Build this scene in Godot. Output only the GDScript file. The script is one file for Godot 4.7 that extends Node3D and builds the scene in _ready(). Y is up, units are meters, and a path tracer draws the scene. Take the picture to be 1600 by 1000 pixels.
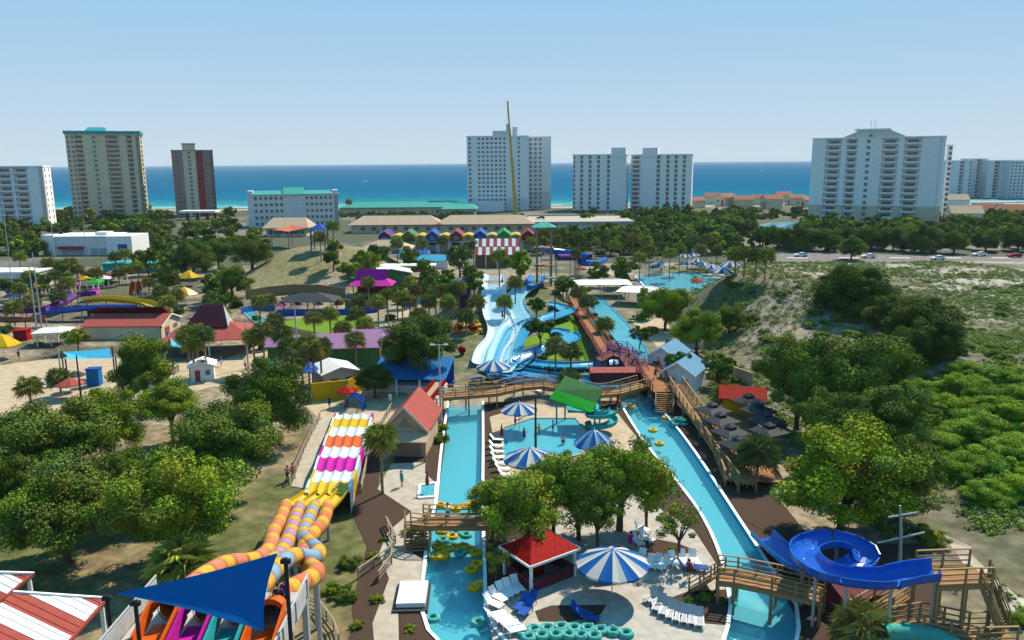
extends Node3D
# A water park by the sea seen from the air. Pixel helpers turn photo pixels (1600x1000) into points on the ground or at a height.
const F := 1250.0
const EYE := Vector3(0, 33, 0)
var cb := Basis()
var rng := RandomNumberGenerator.new()
var M := {}
var names := {}
var noise := FastNoiseLite.new()
var noise2 := FastNoiseLite.new()
var cache := {}

class MB:
	var v := PackedVector3Array()
	var n := PackedVector3Array()
	var c := PackedColorArray()
	var col := Color.WHITE
	var colored := false
	func tri(a: Vector3, b: Vector3, d: Vector3) -> void:
		var m := (d - a).cross(b - a).normalized()
		v.append(a); v.append(b); v.append(d)
		n.append(m); n.append(m); n.append(m)
		if colored:
			c.append(col); c.append(col); c.append(col)
	func quad(a: Vector3, b: Vector3, d: Vector3, e: Vector3) -> void:
		tri(a, b, d); tri(a, d, e)
	func tri_s(a: Vector3, b: Vector3, d: Vector3, na: Vector3, nb: Vector3, nd: Vector3) -> void:
		var m := (d - a).cross(b - a)
		if m.dot(na + nb + nd) < 0.0:
			v.append(a); v.append(d); v.append(b); n.append(na); n.append(nd); n.append(nb)
		else:
			v.append(a); v.append(b); v.append(d); n.append(na); n.append(nb); n.append(nd)
		if colored:
			c.append(col); c.append(col); c.append(col)
	func box(o: Vector3, s: Vector3, b := Basis()) -> MB:
		var x := b.x * s.x * 0.5; var y := b.y * s.y * 0.5; var z := b.z * s.z * 0.5
		for q in [[x, y, z], [-x, z, y], [y, z, x], [-y, x, z], [z, x, y], [-z, y, x]]:
			var f: Vector3 = o + q[0]
			quad(f - q[1] - q[2], f - q[1] + q[2], f + q[1] + q[2], f + q[1] - q[2])
		return self
	func span(lo: Vector3, hi: Vector3) -> MB:
		return box((lo + hi) / 2, (hi - lo).abs())
	func beam(a: Vector3, b: Vector3, w: float, h: float) -> MB:
		var d := b - a
		if d.length() < 0.001: return self
		var z := d.normalized()
		var x := Vector3.UP.cross(z)
		x = Vector3.RIGHT if x.length() < 0.01 else x.normalized()
		return box((a + b) / 2, Vector3(w, h, d.length()), Basis(x, z.cross(x), z))
	func tube(p: Array, r, sides := 8, caps := true) -> MB:
		var k := p.size()
		var rings := []; var dirs := []
		var up := Vector3.UP
		for i in k:
			var d: Vector3 = (p[mini(i + 1, k - 1)] - p[maxi(i - 1, 0)]).normalized()
			var x := up.cross(d)
			if x.length() < 0.05: x = Vector3.RIGHT.cross(d)
			x = x.normalized()
			var y := d.cross(x)
			var rr: float = r[i] if r is Array else r
			var ring := PackedVector3Array(); var dn := PackedVector3Array()
			for j in sides + 1:
				var a := TAU * j / sides
				var o := x * cos(a) + y * sin(a)
				ring.append(p[i] + o * rr); dn.append(o)
			rings.append(ring); dirs.append(dn)
		for i in k - 1:
			for j in sides:
				tri_s(rings[i][j], rings[i][j + 1], rings[i + 1][j + 1], dirs[i][j], dirs[i][j + 1], dirs[i + 1][j + 1])
				tri_s(rings[i][j], rings[i + 1][j + 1], rings[i + 1][j], dirs[i][j], dirs[i + 1][j + 1], dirs[i + 1][j])
		if caps:
			for e in [0, k - 1]:
				for j in sides:
					tri(p[e], rings[e][j], rings[e][j + 1])
		return self
	func rod(a: Vector3, b: Vector3, r: float, sides := 6) -> MB:
		return tube([a, b], r, sides)
	func prism(poly: PackedVector2Array, y0: float, y1: float, sides := true) -> MB:
		var t := Geometry2D.triangulate_polygon(poly)
		for i in range(0, t.size(), 3):
			var q := [poly[t[i]], poly[t[i + 1]], poly[t[i + 2]]]
			tri_s(Vector3(q[0].x, y1, q[0].y), Vector3(q[1].x, y1, q[1].y), Vector3(q[2].x, y1, q[2].y), Vector3.UP, Vector3.UP, Vector3.UP)
		if sides:
			for i in poly.size():
				var a := poly[i]; var b := poly[(i + 1) % poly.size()]
				quad(Vector3(a.x, y0, a.y), Vector3(b.x, y0, b.y), Vector3(b.x, y1, b.y), Vector3(a.x, y1, a.y))
		return self
	# a sheet with thickness: the polygon and the same polygon lowered by th
	func slab(pts: Array, th: float) -> MB:
		return plate(pts, Vector3(0, -th, 0))
	func plate(pts: Array, dn: Vector3) -> MB:
		var k := pts.size()
		for i in range(1, k - 1):
			tri(pts[0], pts[i], pts[i + 1]); tri(pts[0] + dn, pts[i] + dn, pts[i + 1] + dn)
		for i in k:
			var a: Vector3 = pts[i]; var b: Vector3 = pts[(i + 1) % k]
			quad(a, b, b + dn, a + dn)
		return self
	# U-shaped trough swept along points, w inner width, h wall height
	func trough(p: Array, w: float, h: float, th := 0.08, bank := 0.0, round_ := true) -> MB:
		var k := p.size()
		var prof := []
		if round_:
			for j in 9:
				var a := PI * j / 8.0
				prof.append(Vector2(-cos(a) * w * 0.5, h * (1.0 - pow(sin(a), 0.75))))
		else:
			prof = [Vector2(-w / 2, h), Vector2(-w / 2, 0.02), Vector2(-w / 6, 0), Vector2(w / 6, 0), Vector2(w / 2, 0.02), Vector2(w / 2, h)]
		var m := prof.size()
		for j in range(m - 1, -1, -1):
			var q: Vector2 = prof[j]
			prof.append(Vector2(q.x + (th if j >= m / 2 else -th), q.y - (th * 1.2 if j > 0 and j < m - 1 else 0.0)))
		prof.append(prof[0])
		var rows := []
		for i in k:
			var d: Vector3 = p[mini(i + 1, k - 1)] - p[maxi(i - 1, 0)]
			d.y = 0; d = d.normalized()
			var x := d.cross(Vector3.UP)
			var row := PackedVector3Array()
			for q in prof: row.append(p[i] + x * q.x + Vector3.UP * (q.y + bank * q.x))
			rows.append(row)
		for i in k - 1:
			for j in prof.size() - 1:
				quad(rows[i][j], rows[i][j + 1], rows[i + 1][j + 1], rows[i + 1][j])
		return self
	func mesh(off := Vector3.ZERO) -> ArrayMesh:
		var a := []
		a.resize(Mesh.ARRAY_MAX)
		if off != Vector3.ZERO:
			for i in v.size(): v[i] -= off
		a[Mesh.ARRAY_VERTEX] = v
		a[Mesh.ARRAY_NORMAL] = n
		if colored: a[Mesh.ARRAY_COLOR] = c
		var m := ArrayMesh.new()
		if v.size(): m.add_surface_from_arrays(Mesh.PRIMITIVE_TRIANGLES, a)
		return m

func ray(px: float, py: float) -> Vector3:
	return cb * Vector3((px - 800.0) / F, (500.0 - py) / F, -1.0)
func P(px: float, py: float, h := 0.0) -> Vector3:
	var r := ray(px, py)
	return EYE + r * ((h - EYE.y) / r.y)
func A(px: float, py: float, d: float) -> Vector3:   # along the pixel's ray as far as the upright plane d metres ahead
	var r := ray(px, py)
	return EYE + r * (d / -r.z)
func PP(px: float, py: float, o: Vector3, nrm: Vector3) -> Vector3:   # ray and plane
	var r := ray(px, py)
	return EYE + r * ((o - EYE).dot(nrm) / r.dot(nrm))
func mpp(p: Vector3) -> float:   # metres to a photo pixel at p
	return (cb.inverse() * (p - EYE)).z / -F
func gh(x: float, z: float) -> float:   # height of the ground
	var h := 0.0
	h += 8.5 * exp(-pow((x + 56) / 20.0, 4) - pow((z + 240) / 27.0, 2))                       # grassy mound
	var zz := (z + 184) / (11.0 if z < -184 else 34.0)
	h += 6.0 * exp(-pow((x + 1) / 14.5, 6) - zz * zz)                                           # slide hill
	var foot := smoothstep(31.0, 46.0, x)
	h += foot * 10.0 * exp(-pow((x - 56) / 22.0, 2) - pow((z + 168) / (16.0 if z < -168 else 27.0), 2))   # dune
	h += foot * 5.0 * exp(-pow((x - 66) / 18.0, 2) - pow((z + 118) / 26.0, 2))
	h += foot * 3.0 * exp(-pow((x - 68) / 15.0, 2) - pow((z + 82) / 22.0, 2))
	if x > 36 and z > -262: h += (0.5 * noise2.get_noise_2d(x * 5, z * 5) + 0.3) * smoothstep(36, 46, x) * (smoothstep(-205, -195, z) if x < 66 else smoothstep(-262, -250, z) * smoothstep(66, 72, x) if z < -195 else 1.0)
	return h
func G(px: float, py: float, up := 0.0) -> Vector3:   # where the pixel's ray meets the ground (or up metres above it)
	var r := ray(px, py)
	var t := 40.0
	var last := t
	while t < 900.0:
		var p := EYE + r * t
		if p.y <= gh(p.x, p.z) + up: break
		last = t
		t += 1.0 + t * 0.005
	for i in 8:
		var m := (last + t) / 2
		var p := EYE + r * m
		if p.y <= gh(p.x, p.z) + up: t = m
		else: last = m
	return EYE + r * t
func poly(px: Array, h := 0.0) -> PackedVector2Array:
	var o := PackedVector2Array()
	for q in px:
		var p := P(q[0], q[1], h)
		o.append(Vector2(p.x, p.z))
	return o
func curve(pts: Array, step := 1.0) -> Array:   # smooth evenly stepped path
	var c := Curve3D.new()
	for i in pts.size():
		var t: Vector3 = (pts[mini(i + 1, pts.size() - 1)] - pts[maxi(i - 1, 0)]) / 6.0
		c.add_point(pts[i], -t, t)
	var k := maxi(2, int(c.get_baked_length() / step))
	var o := []
	for i in k + 1: o.append(c.sample_baked(c.get_baked_length() * i / k, true))
	return o
func pxcurve(px: Array, step := 1.0) -> Array:   # [px, py, height] triples
	var o := []
	for q in px: o.append(P(q[0], q[1], q[2]))
	return curve(o, step)
func R(a: float, b: float) -> float:
	return rng.randf_range(a, b)

func mat(key: String, c: Color, rough := 0.75, tex := "", scale := 0.3, metal := 0.0) -> StandardMaterial3D:
	if M.has(key): return M[key]
	var m := StandardMaterial3D.new()
	m.resource_name = key
	m.albedo_color = c.linear_to_srgb()
	m.roughness = rough if rough < 0.4 else maxf(rough, 0.7)
	m.metallic = metal
	m.metallic_specular = 0.5 if metal > 0.0 or rough < 0.2 else 0.33 if rough < 0.4 else 0.18
	if tex:
		m.albedo_texture = cache[tex]
		m.uv1_triplanar = true
		m.uv1_world_triplanar = true
		m.uv1_scale = Vector3.ONE * scale
	M[key] = m
	return m
func numbered(called: String) -> String:
	var k: int = names.get(called, 0)
	names[called] = k + 1
	return called if k == 0 else "%s_%03d" % [called, k]
func thing(called: String, label: String, category: String, at := Vector3.ZERO, turn := 0.0, group := "") -> Node3D:
	var o := Node3D.new()
	o.name = numbered(called)
	add_child(o)
	o.position = at; o.rotation.y = turn
	o.set_meta("label", label); o.set_meta("category", category)
	if group: o.set_meta("group", group)
	return o
func part(t: Node, called: String, m, material: Material, world := false) -> MeshInstance3D:   # m: MB or Mesh; world: the MB holds world points
	var o := MeshInstance3D.new()
	o.name = called
	o.mesh = m.mesh(t.position if world else Vector3.ZERO) if m is MB else m
	o.material_override = material
	t.add_child(o, true)
	return o
func whole(called: String, m: MB, material: Material, label: String, category: String, group := "", kind := "") -> MeshInstance3D:
	var o := MeshInstance3D.new()
	o.name = numbered(called)
	o.mesh = m.mesh()
	o.material_override = material
	add_child(o)
	if label: o.set_meta("label", label)
	if category: o.set_meta("category", category)
	if group: o.set_meta("group", group)
	if kind: o.set_meta("kind", kind)
	return o
func setting(called: String, m: MB, material: Material) -> MeshInstance3D:
	return whole(called, m, material, "", "", "", "structure")
func copy(o: Node3D, at: Vector3, turn: float, label := "", group := "") -> Node3D:
	var c := o.duplicate()
	c.name = numbered(o.get_meta("base_name", str(o.name)))
	add_child(c)
	c.position = at; c.rotation.y = turn
	if label: c.set_meta("label", label)
	if group: c.set_meta("group", group)
	return c
func basis_to(z: Vector3) -> Basis:
	var zz := z.normalized()
	var x := Vector3.UP.cross(zz)
	x = Vector3.RIGHT if x.length() < 0.01 else x.normalized()
	return Basis(x, zz.cross(x), zz)
func noise_tex(freq: float, lo: float, hi: float, sd: int, octaves := 4, kind := FastNoiseLite.TYPE_SIMPLEX) -> NoiseTexture2D:
	var t := NoiseTexture2D.new()
	var f := FastNoiseLite.new()
	f.noise_type = kind
	f.frequency = freq
	f.seed = sd
	f.fractal_octaves = octaves
	t.width = 512; t.height = 512; t.seamless = true; t.noise = f
	var g := Gradient.new()
	g.set_color(0, Color(lo, lo, lo)); g.set_color(1, Color(hi, hi, hi))
	t.color_ramp = g
	return t
func two_tone(freq: float, a: Color, b: Color, sd: int, p0 := 0.35, p1 := 0.65) -> NoiseTexture2D:
	var t := noise_tex(freq, 0, 1, sd, 5)
	var g := Gradient.new()
	g.offsets = PackedFloat32Array([p0, p1])
	g.colors = PackedColorArray([a.linear_to_srgb(), b.linear_to_srgb()])
	t.color_ramp = g
	return t
func plank_tex() -> ImageTexture:   # boards side by side along v, grain along u
	var im := Image.create(256, 256, false, Image.FORMAT_RGB8)
	var r := RandomNumberGenerator.new()
	r.seed = 5
	for b in 16:
		var tone := r.randf_range(0.72, 1.0)
		for y in 16:
			for x in 256:
				var k := tone * (0.9 + 0.1 * noise.get_noise_2d(x * 0.6, (b * 16 + y) * 9.0)) * (0.5 if y == 0 else 1.0)
				im.set_pixel(x, b * 16 + y, Color(k, k, k))
	return ImageTexture.create_from_image(im)
func materials() -> void:
	cache["fine"] = noise_tex(0.06, 0.72, 1.0, 3)
	cache["patch"] = noise_tex(0.012, 0.62, 1.0, 4, 6)
	cache["swell"] = noise_tex(0.03, 0.75, 1.0, 14, 5)
	cache["soft"] = noise_tex(0.01, 0.88, 1.0, 9, 5)
	cache["plank"] = plank_tex()
	cache["grass"] = two_tone(0.03, Color(0.34, 0.26, 0.13), Color(0.11, 0.15, 0.03), 11, 0.15, 0.8)
	cache["lawn"] = two_tone(0.03, Color(0.085, 0.17, 0.01), Color(0.13, 0.22, 0.018), 12)
	cache["mulch"] = two_tone(0.08, Color(0.035, 0.022, 0.016), Color(0.09, 0.058, 0.042), 13)
	cache["stain"] = two_tone(0.01, Color(0.78, 0.76, 0.72), Color(1, 1, 1), 17, 0.1, 0.9)
	var rip := NoiseTexture2D.new()
	var f := FastNoiseLite.new()
	f.frequency = 0.02; f.seed = 21; f.fractal_octaves = 4
	rip.width = 512; rip.height = 512; rip.seamless = true; rip.noise = f; rip.as_normal_map = true; rip.bump_strength = 6.0
	cache["ripple"] = rip
	mat("grass", Color.WHITE, 0.95, "grass", 0.2)
	mat("lawn", Color.WHITE, 0.95, "lawn", 0.3)
	mat("mulch", Color.WHITE, 1.0, "mulch", 0.35)
	mat("concrete", Color(0.39, 0.345, 0.28), 0.9, "stain", 0.12)
	mat("deck", Color(0.39, 0.365, 0.325), 0.9, "stain", 0.14)
	mat("path", Color(0.42, 0.335, 0.23), 0.9, "stain", 0.09)
	mat("asphalt", Color(0.24, 0.22, 0.2), 0.9, "patch", 0.08)
	mat("sand", Color(0.52, 0.46, 0.37), 0.95, "patch", 0.05)
	mat("wood", Color(0.44, 0.23, 0.1), 0.8, "plank", 0.5)
	mat("rail", Color(0.36, 0.24, 0.12), 0.8, "fine", 0.7)
	mat("old_wood", Color(0.33, 0.27, 0.2), 0.85, "fine", 0.7)
	mat("deck_orange", Color(0.42, 0.18, 0.075), 0.8, "plank", 0.5)
	mat("white", Color(0.8, 0.8, 0.79), 0.6, "soft", 0.15)
	mat("slide_white", Color(0.54, 0.66, 0.73), 0.3, "soft", 0.1)
	mat("cream", Color(0.58, 0.5, 0.36), 0.8, "soft", 0.05)
	mat("grey", Color(0.4, 0.4, 0.4), 0.7, "soft", 0.2)
	mat("light_grey", Color(0.64, 0.645, 0.65), 0.7, "soft", 0.1)
	mat("dark", Color(0.025, 0.025, 0.03), 0.5)
	mat("charcoal", Color(0.06, 0.065, 0.075), 0.7, "fine", 0.6)
	mat("steel", Color(0.4, 0.41, 0.42), 0.45, "", 1, 0.6)
	mat("glass", Color(0.1, 0.12, 0.14), 0.12)
	mat("blue", Color(0.012, 0.08, 0.36), 0.5, "soft", 0.3)
	mat("slide_blue", Color(0.008, 0.095, 0.46), 0.22, "soft", 0.2)
	mat("flume_blue", Color(0.04, 0.3, 0.5), 0.3, "soft", 0.2)
	mat("roof_blue", Color(0.1, 0.24, 0.36), 0.5, "soft", 0.2)
	mat("metal_blue", Color(0.012, 0.14, 0.38), 0.45, "soft", 0.2)
	mat("teal", Color(0.027, 0.3, 0.32), 0.4, "soft", 0.2)
	mat("turquoise", Color(0.06, 0.33, 0.28), 0.5, "soft", 0.1)
	mat("red", Color(0.45, 0.01, 0.006), 0.5, "patch", 0.3)
	mat("roof_red", Color(0.33, 0.075, 0.06), 0.6, "soft", 0.15)
	mat("maroon", Color(0.13, 0.03, 0.04), 0.6, "soft", 0.2)
	mat("stripe_red", Color(0.36, 0.075, 0.055), 0.55, "soft", 0.3)
	mat("orange", Color(0.6, 0.1, 0.006), 0.35, "soft", 0.4)
	mat("yellow", Color(0.58, 0.35, 0.01), 0.4, "soft", 0.3)
	mat("lane_yellow", Color(0.56, 0.37, 0.006), 0.3, "soft", 0.3)
	mat("amber", Color(0.58, 0.33, 0.03), 0.35, "soft", 0.4)
	mat("pink", Color(0.55, 0.18, 0.1), 0.35, "soft", 0.4)
	mat("salmon", Color(0.56, 0.15, 0.06), 0.35, "soft", 0.4)
	mat("violet", Color(0.38, 0.22, 0.36), 0.35, "soft", 0.4)
	mat("pale_blue", Color(0.2, 0.32, 0.45), 0.35, "soft", 0.4)
	mat("magenta", Color(0.42, 0.014, 0.27), 0.4, "soft", 0.3)
	mat("purple", Color(0.1, 0.025, 0.18), 0.5, "soft", 0.3)
	mat("lilac", Color(0.34, 0.175, 0.31), 0.6, "soft", 0.2)
	mat("green_wall", Color(0.06, 0.17, 0.05), 0.7, "soft", 0.2)
	mat("green_bright", Color(0.01, 0.32, 0.02), 0.5, "soft", 0.3)
	mat("tan_roof", Color(0.46, 0.34, 0.23), 0.8, "soft", 0.1)
	mat("tan_wall", Color(0.33, 0.22, 0.11), 0.85, "fine", 0.4)
	mat("terracotta", Color(0.36, 0.13, 0.075), 0.8, "fine", 0.2)
	mat("taupe", Color(0.33, 0.21, 0.16), 0.8, "soft", 0.1)
	mat("brick_red", Color(0.28, 0.045, 0.04), 0.8, "soft", 0.1)
	mat("pool_floor", Color(0.09, 0.46, 0.54), 0.7, "fine", 0.4)
	mat("pool_wall", Color(0.03, 0.3, 0.45), 0.6, "soft", 0.3)
	mat("shop_glass", Color(0.25, 0.3, 0.33), 0.1)
	mat("slide_pale", Color(0.3, 0.56, 0.68), 0.3, "soft", 0.1)
	mat("skin", Color(0.5, 0.27, 0.17), 0.6)
	mat("hair", Color(0.04, 0.025, 0.015), 0.7)
	mat("trunk", Color(0.13, 0.1, 0.075), 0.95, "fine", 1.0)
	mat("palm_trunk", Color(0.3, 0.235, 0.175), 0.95, "fine", 1.2)
	mat("sail_blue", Color(0.006, 0.15, 0.46), 0.75, "fine", 1.5)
	mat("sail_cyan", Color(0.08, 0.5, 0.75), 0.7, "fine", 1.0)
	mat("canvas_white", Color(0.62, 0.6, 0.55), 0.85, "fine", 1.0)
	mat("canvas_blue", Color(0.01, 0.115, 0.38), 0.85, "fine", 1.0)
	for k in [["leaf_dark", Color(0.5, 0.55, 0.5)], ["leaf_mid", Color(0.8, 0.8, 0.7)], ["leaf_bright", Color(1.35, 1.25, 0.7)], ["leaf_olive", Color(1.25, 1.0, 0.8)], ["leaf_grey", Color(1.3, 1.2, 1.4)], ["leaf_lime", Color(1.2, 1.4, 0.6)]]:
		var m := mat(k[0], Color.WHITE, 0.8)
		m.metallic_specular = 0.2
		m.albedo_color = Color(minf(k[1].r * 0.7, 1), minf(k[1].g * 0.7, 1), minf(k[1].b * 0.7, 1)).linear_to_srgb()
		m.vertex_color_use_as_albedo = true
		m.backlight_enabled = true
		m.backlight = Color(0.03, 0.05, 0.01).linear_to_srgb()
	for k in [["sail_blue", Color(0.003, 0.09, 0.3)], ["canvas_blue", Color(0.003, 0.03, 0.1)], ["canvas_white", Color(0.14, 0.14, 0.12)], ["sail_cyan", Color(0.02, 0.15, 0.22)]]:
		M[k[0]].backlight_enabled = true
		M[k[0]].backlight = k[1].linear_to_srgb()
	var w := StandardMaterial3D.new()   # clear pool water: a pane with ripples over the painted floor
	w.transparency = BaseMaterial3D.TRANSPARENCY_ALPHA
	w.albedo_color = Color(0.25, 0.75, 0.85, 0.12)
	w.roughness = 0.04
	w.normal_enabled = true; w.normal_texture = cache["ripple"]; w.normal_scale = 0.7
	w.uv1_triplanar = true; w.uv1_world_triplanar = true; w.uv1_scale = Vector3.ONE * 0.5
	M["water"] = w
	var s := StandardMaterial3D.new()
	s.vertex_color_use_as_albedo = true
	s.roughness = 0.7
	s.specular_mode = BaseMaterial3D.SPECULAR_DISABLED
	s.albedo_texture = cache["swell"]
	s.uv1_triplanar = true; s.uv1_world_triplanar = true; s.uv1_scale = Vector3(0.004, 0.004, 0.011)
	M["sea"] = s
	var g := StandardMaterial3D.new()
	g.vertex_color_use_as_albedo = true
	g.roughness = 1.0
	g.albedo_texture = cache["fine"]
	g.uv1_triplanar = true; g.uv1_world_triplanar = true; g.uv1_scale = Vector3.ONE * 0.45
	g.detail_enabled = true; g.detail_albedo = cache["patch"]; g.detail_blend_mode = BaseMaterial3D.BLEND_MODE_MUL; g.detail_uv_layer = BaseMaterial3D.DETAIL_UV_2
	g.uv2_triplanar = true; g.uv2_world_triplanar = true; g.uv2_scale = Vector3.ONE * 0.07
	M["ground"] = g

# ---------- plants
func crown_mesh(sd: int, lobes: int, leaves: int, leaf: float, high := 0.75) -> ArrayMesh:
	var r := RandomNumberGenerator.new()
	r.seed = sd
	var b := MB.new()
	b.colored = true
	var cs := []
	for i in lobes:
		var a := r.randf() * TAU
		var u := r.randf_range(-0.85, 1.0)
		var q := sqrt(1.0 - u * u)
		var k := r.randf_range(0.3, 0.88)
		var tone := r.randf_range(0.7, 1.25)
		cs.append([Vector3(cos(a) * q * k, u * k * high, sin(a) * q * k), r.randf_range(0.13, 0.33), Color(0.2 * tone * r.randf_range(0.78, 1.16), 0.28 * tone, 0.032 * tone * r.randf_range(0.6, 2.0))])
	for i in leaves:
		var l: Array = cs[i % lobes]
		var d := Vector3(r.randfn(), r.randfn(), r.randfn()).normalized()
		var p: Vector3 = l[0] + d * l[1] * pow(r.randf(), 0.4) * Vector3(1, 0.8, 1)
		var nn := (d * 0.7 + Vector3(r.randfn(), r.randfn() + 0.5, r.randfn()) * 0.55).normalized()
		var t := nn.cross(Vector3(r.randfn(), r.randfn(), r.randfn())).normalized()
		var s := leaf * r.randf_range(0.6, 1.4)
		var w := nn.cross(t) * s * 0.55
		t *= s
		b.col = l[2] * r.randf_range(0.72, 1.28)
		b.quad(p - t, p + w, p + t, p - w)
	return b.mesh()
func trunk_mesh(sd: int) -> ArrayMesh:   # unit: crown radius 1, crown centre at y 1
	var r := RandomNumberGenerator.new()
	r.seed = sd
	var b := MB.new()
	var fork := Vector3(r.randf_range(-0.05, 0.05), 0.5, r.randf_range(-0.05, 0.05))
	b.tube([Vector3(0, -0.06, 0), Vector3(0.01, 0.25, 0), fork], [0.085, 0.065, 0.055], 7)
	for i in 6:
		var a := TAU * i / 6.0 + r.randf()
		var e := Vector3(cos(a) * r.randf_range(0.35, 0.6), r.randf_range(0.9, 1.4), sin(a) * r.randf_range(0.35, 0.6))
		b.tube([fork - Vector3(0, 0.03, 0), fork.lerp(e, 0.45) + Vector3(0, -0.04, 0), e], [0.042, 0.028, 0.01], 5)
	return b.mesh()
func palm_mesh(sd: int) -> ArrayMesh:   # fan palm head, about 1.7 m across each way
	var r := RandomNumberGenerator.new()
	r.seed = sd
	var b := MB.new()
	b.colored = true
	for i in 34:
		var az := i * 2.4 + r.randf() * 0.5
		var el := asin(clampf(-0.72 + 1.7 * (i + 0.5) / 34.0, -1, 1))
		var d := Vector3(cos(az) * cos(el), sin(el), sin(az) * cos(el))
		var side := d.cross(Vector3.UP).normalized()
		var up := side.cross(d)
		var p0 := d * 0.1
		var p1 := d * r.randf_range(0.5, 0.8)
		var dead := el < -0.45
		b.col = Color(0.16, 0.17, 0.05)
		b.quad(p0 - side * 0.03, p0 + side * 0.03, p1 + side * 0.02, p1 - side * 0.02)
		var tone := r.randf_range(0.7, 1.35)
		for j in 9:
			var f := (j - 4) / 4.0
			var dir := (d * cos(f * 1.3) + side * sin(f * 1.3)).normalized()
			var mid := p1 + dir * 0.45 + up * 0.06
			var tip := p1 + dir * r.randf_range(0.85, 1.15) - Vector3(0, 0.2 + 0.2 * r.randf(), 0)
			var w := dir.cross(up).normalized().cross(dir).cross(dir).normalized() * 0.055
			b.col = (Color(0.42, 0.33, 0.18) if dead else Color(0.3, 0.36, 0.12)) * tone * r.randf_range(0.8, 1.25)
			b.quad(p1, mid - w, tip, mid + w)
	return b.mesh()
func palm_trunk_mesh(sd: int) -> ArrayMesh:   # one metre tall, scaled
	var r := RandomNumberGenerator.new()
	r.seed = sd
	var b := MB.new()
	var p := []
	var rad := []
	for i in 11:
		p.append(Vector3(sin(i * 0.25 + sd) * 0.012, i / 10.0, cos(i * 0.3 + sd) * 0.012))
		rad.append(0.19 if i == 0 else (0.21 if i == 10 else 0.15 + 0.012 * (i % 2)))
	b.tube(p, rad, 8)
	return b.mesh()
func plants() -> void:
	var oaks := []; var lows := []; var trunks := []; var palms := []; var ptrunks := []; var bushes := []
	for i in 5: oaks.append(crown_mesh(100 + i, 70, 58000, 0.0215, 0.82))
	for i in 4: lows.append(crown_mesh(200 + i, 26, 3400, 0.085, 0.85))
	for i in 3: bushes.append(crown_mesh(300 + i, 34, 12000, 0.04, 0.6))
	for i in 3: trunks.append(trunk_mesh(400 + i))
	for i in 4: palms.append(palm_mesh(500 + i)); ptrunks.append(palm_trunk_mesh(600 + i))
	cache["airy"] = []
	for i in 3: cache.airy.append(crown_mesh(720 + i, 62, 28000, 0.024, 0.8))
	cache["wispy"] = crown_mesh(700, 30, 4200, 0.04)
	cache["oaks"] = oaks; cache["lows"] = lows; cache["trunks"] = trunks; cache["palms"] = palms; cache["ptrunks"] = ptrunks; cache["bushes"] = bushes
var tree_no := 0
func tree_at(p: Vector3, r: float, hc: float, leaf: String, label: String, group := "", kind := "oaks", called := "tree", high := 1.0) -> Node3D:
	tree_no += 1
	var t := thing(called, label, "tree", p, tree_no * 2.4, group)
	var tr := part(t, "trunk", cache.trunks[tree_no % 3], M.trunk)
	tr.scale = Vector3(r, hc, r)
	var set_: Array = [cache.wispy] if kind == "wispy" else cache[kind]
	var cr := part(t, "crown", set_[tree_no % set_.size()], M[leaf])
	var q := 0.14 * sin(tree_no * 3.7)
	cr.position.y = hc; cr.scale = Vector3(r * (1.06 + q), r * high * (1.0 + 0.12 * sin(tree_no * 5.1)), r * (1.06 - q))
	return t
# crown seen at pixel (cx, cy) with radius rpx, its centre hc metres up
func tree(cx: float, cy: float, rpx: float, hc: float, leaf: String, label: String, group := "", kind := "oaks", high := 1.0) -> Node3D:
	var c := G(cx, cy, hc)
	var r := mpp(c) * rpx
	var g := gh(c.x, c.z)
	return tree_at(Vector3(c.x, g, c.z), r, c.y - g, leaf, label, group, kind, "tree", high)
func bush(p: Vector3, r: float, leaf: String, label: String, group: String, high := 0.8) -> Node3D:
	tree_no += 1
	var t := thing("bush", label, "bush", p - Vector3(0, 0.1, 0), tree_no * 1.7, group)
	var c := part(t, "foliage", cache.oaks[tree_no % 5] if r > 2.5 else cache.bushes[tree_no % 3], M[leaf])
	c.position.y = r * high * 0.45; c.scale = Vector3(r, r * high, r)
	var s := part(t, "stem", cache.trunks[tree_no % 3], M.trunk)
	s.scale = Vector3(r * 0.8, r * high * 0.5, r * 0.8)
	return t
func palm(bx: float, by: float, h: float, label: String, group := "", size := 1.0) -> Node3D:   # trunk foot at pixel
	tree_no += 1
	return palm_at(G(bx, by), h, label, group, size)
func palm_at(p: Vector3, h: float, label: String, group := "", size := 1.0) -> Node3D:
	tree_no += 1
	var t := thing("palm_tree", label, "palm tree", p - Vector3(0, 0.1, 0), tree_no * 1.9, group)
	var k := part(t, "trunk", cache.ptrunks[tree_no % 4], M.palm_trunk)
	k.scale = Vector3(1, h, 1)
	var c := part(t, "crown", cache.palms[tree_no % 4], M[["leaf_olive", "leaf_mid", "leaf_bright"][tree_no % 3]])
	c.position.y = h; c.scale = Vector3.ONE * size * 1.25
	return t
func palm_head(cx: float, cy: float, h: float, label: String, group := "", size := 1.0) -> Node3D:   # head seen at pixel, h metres up
	var c := G(cx, cy, h)
	return palm_at(Vector3(c.x, gh(c.x, c.z), c.z), h, label, group, size)

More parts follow.
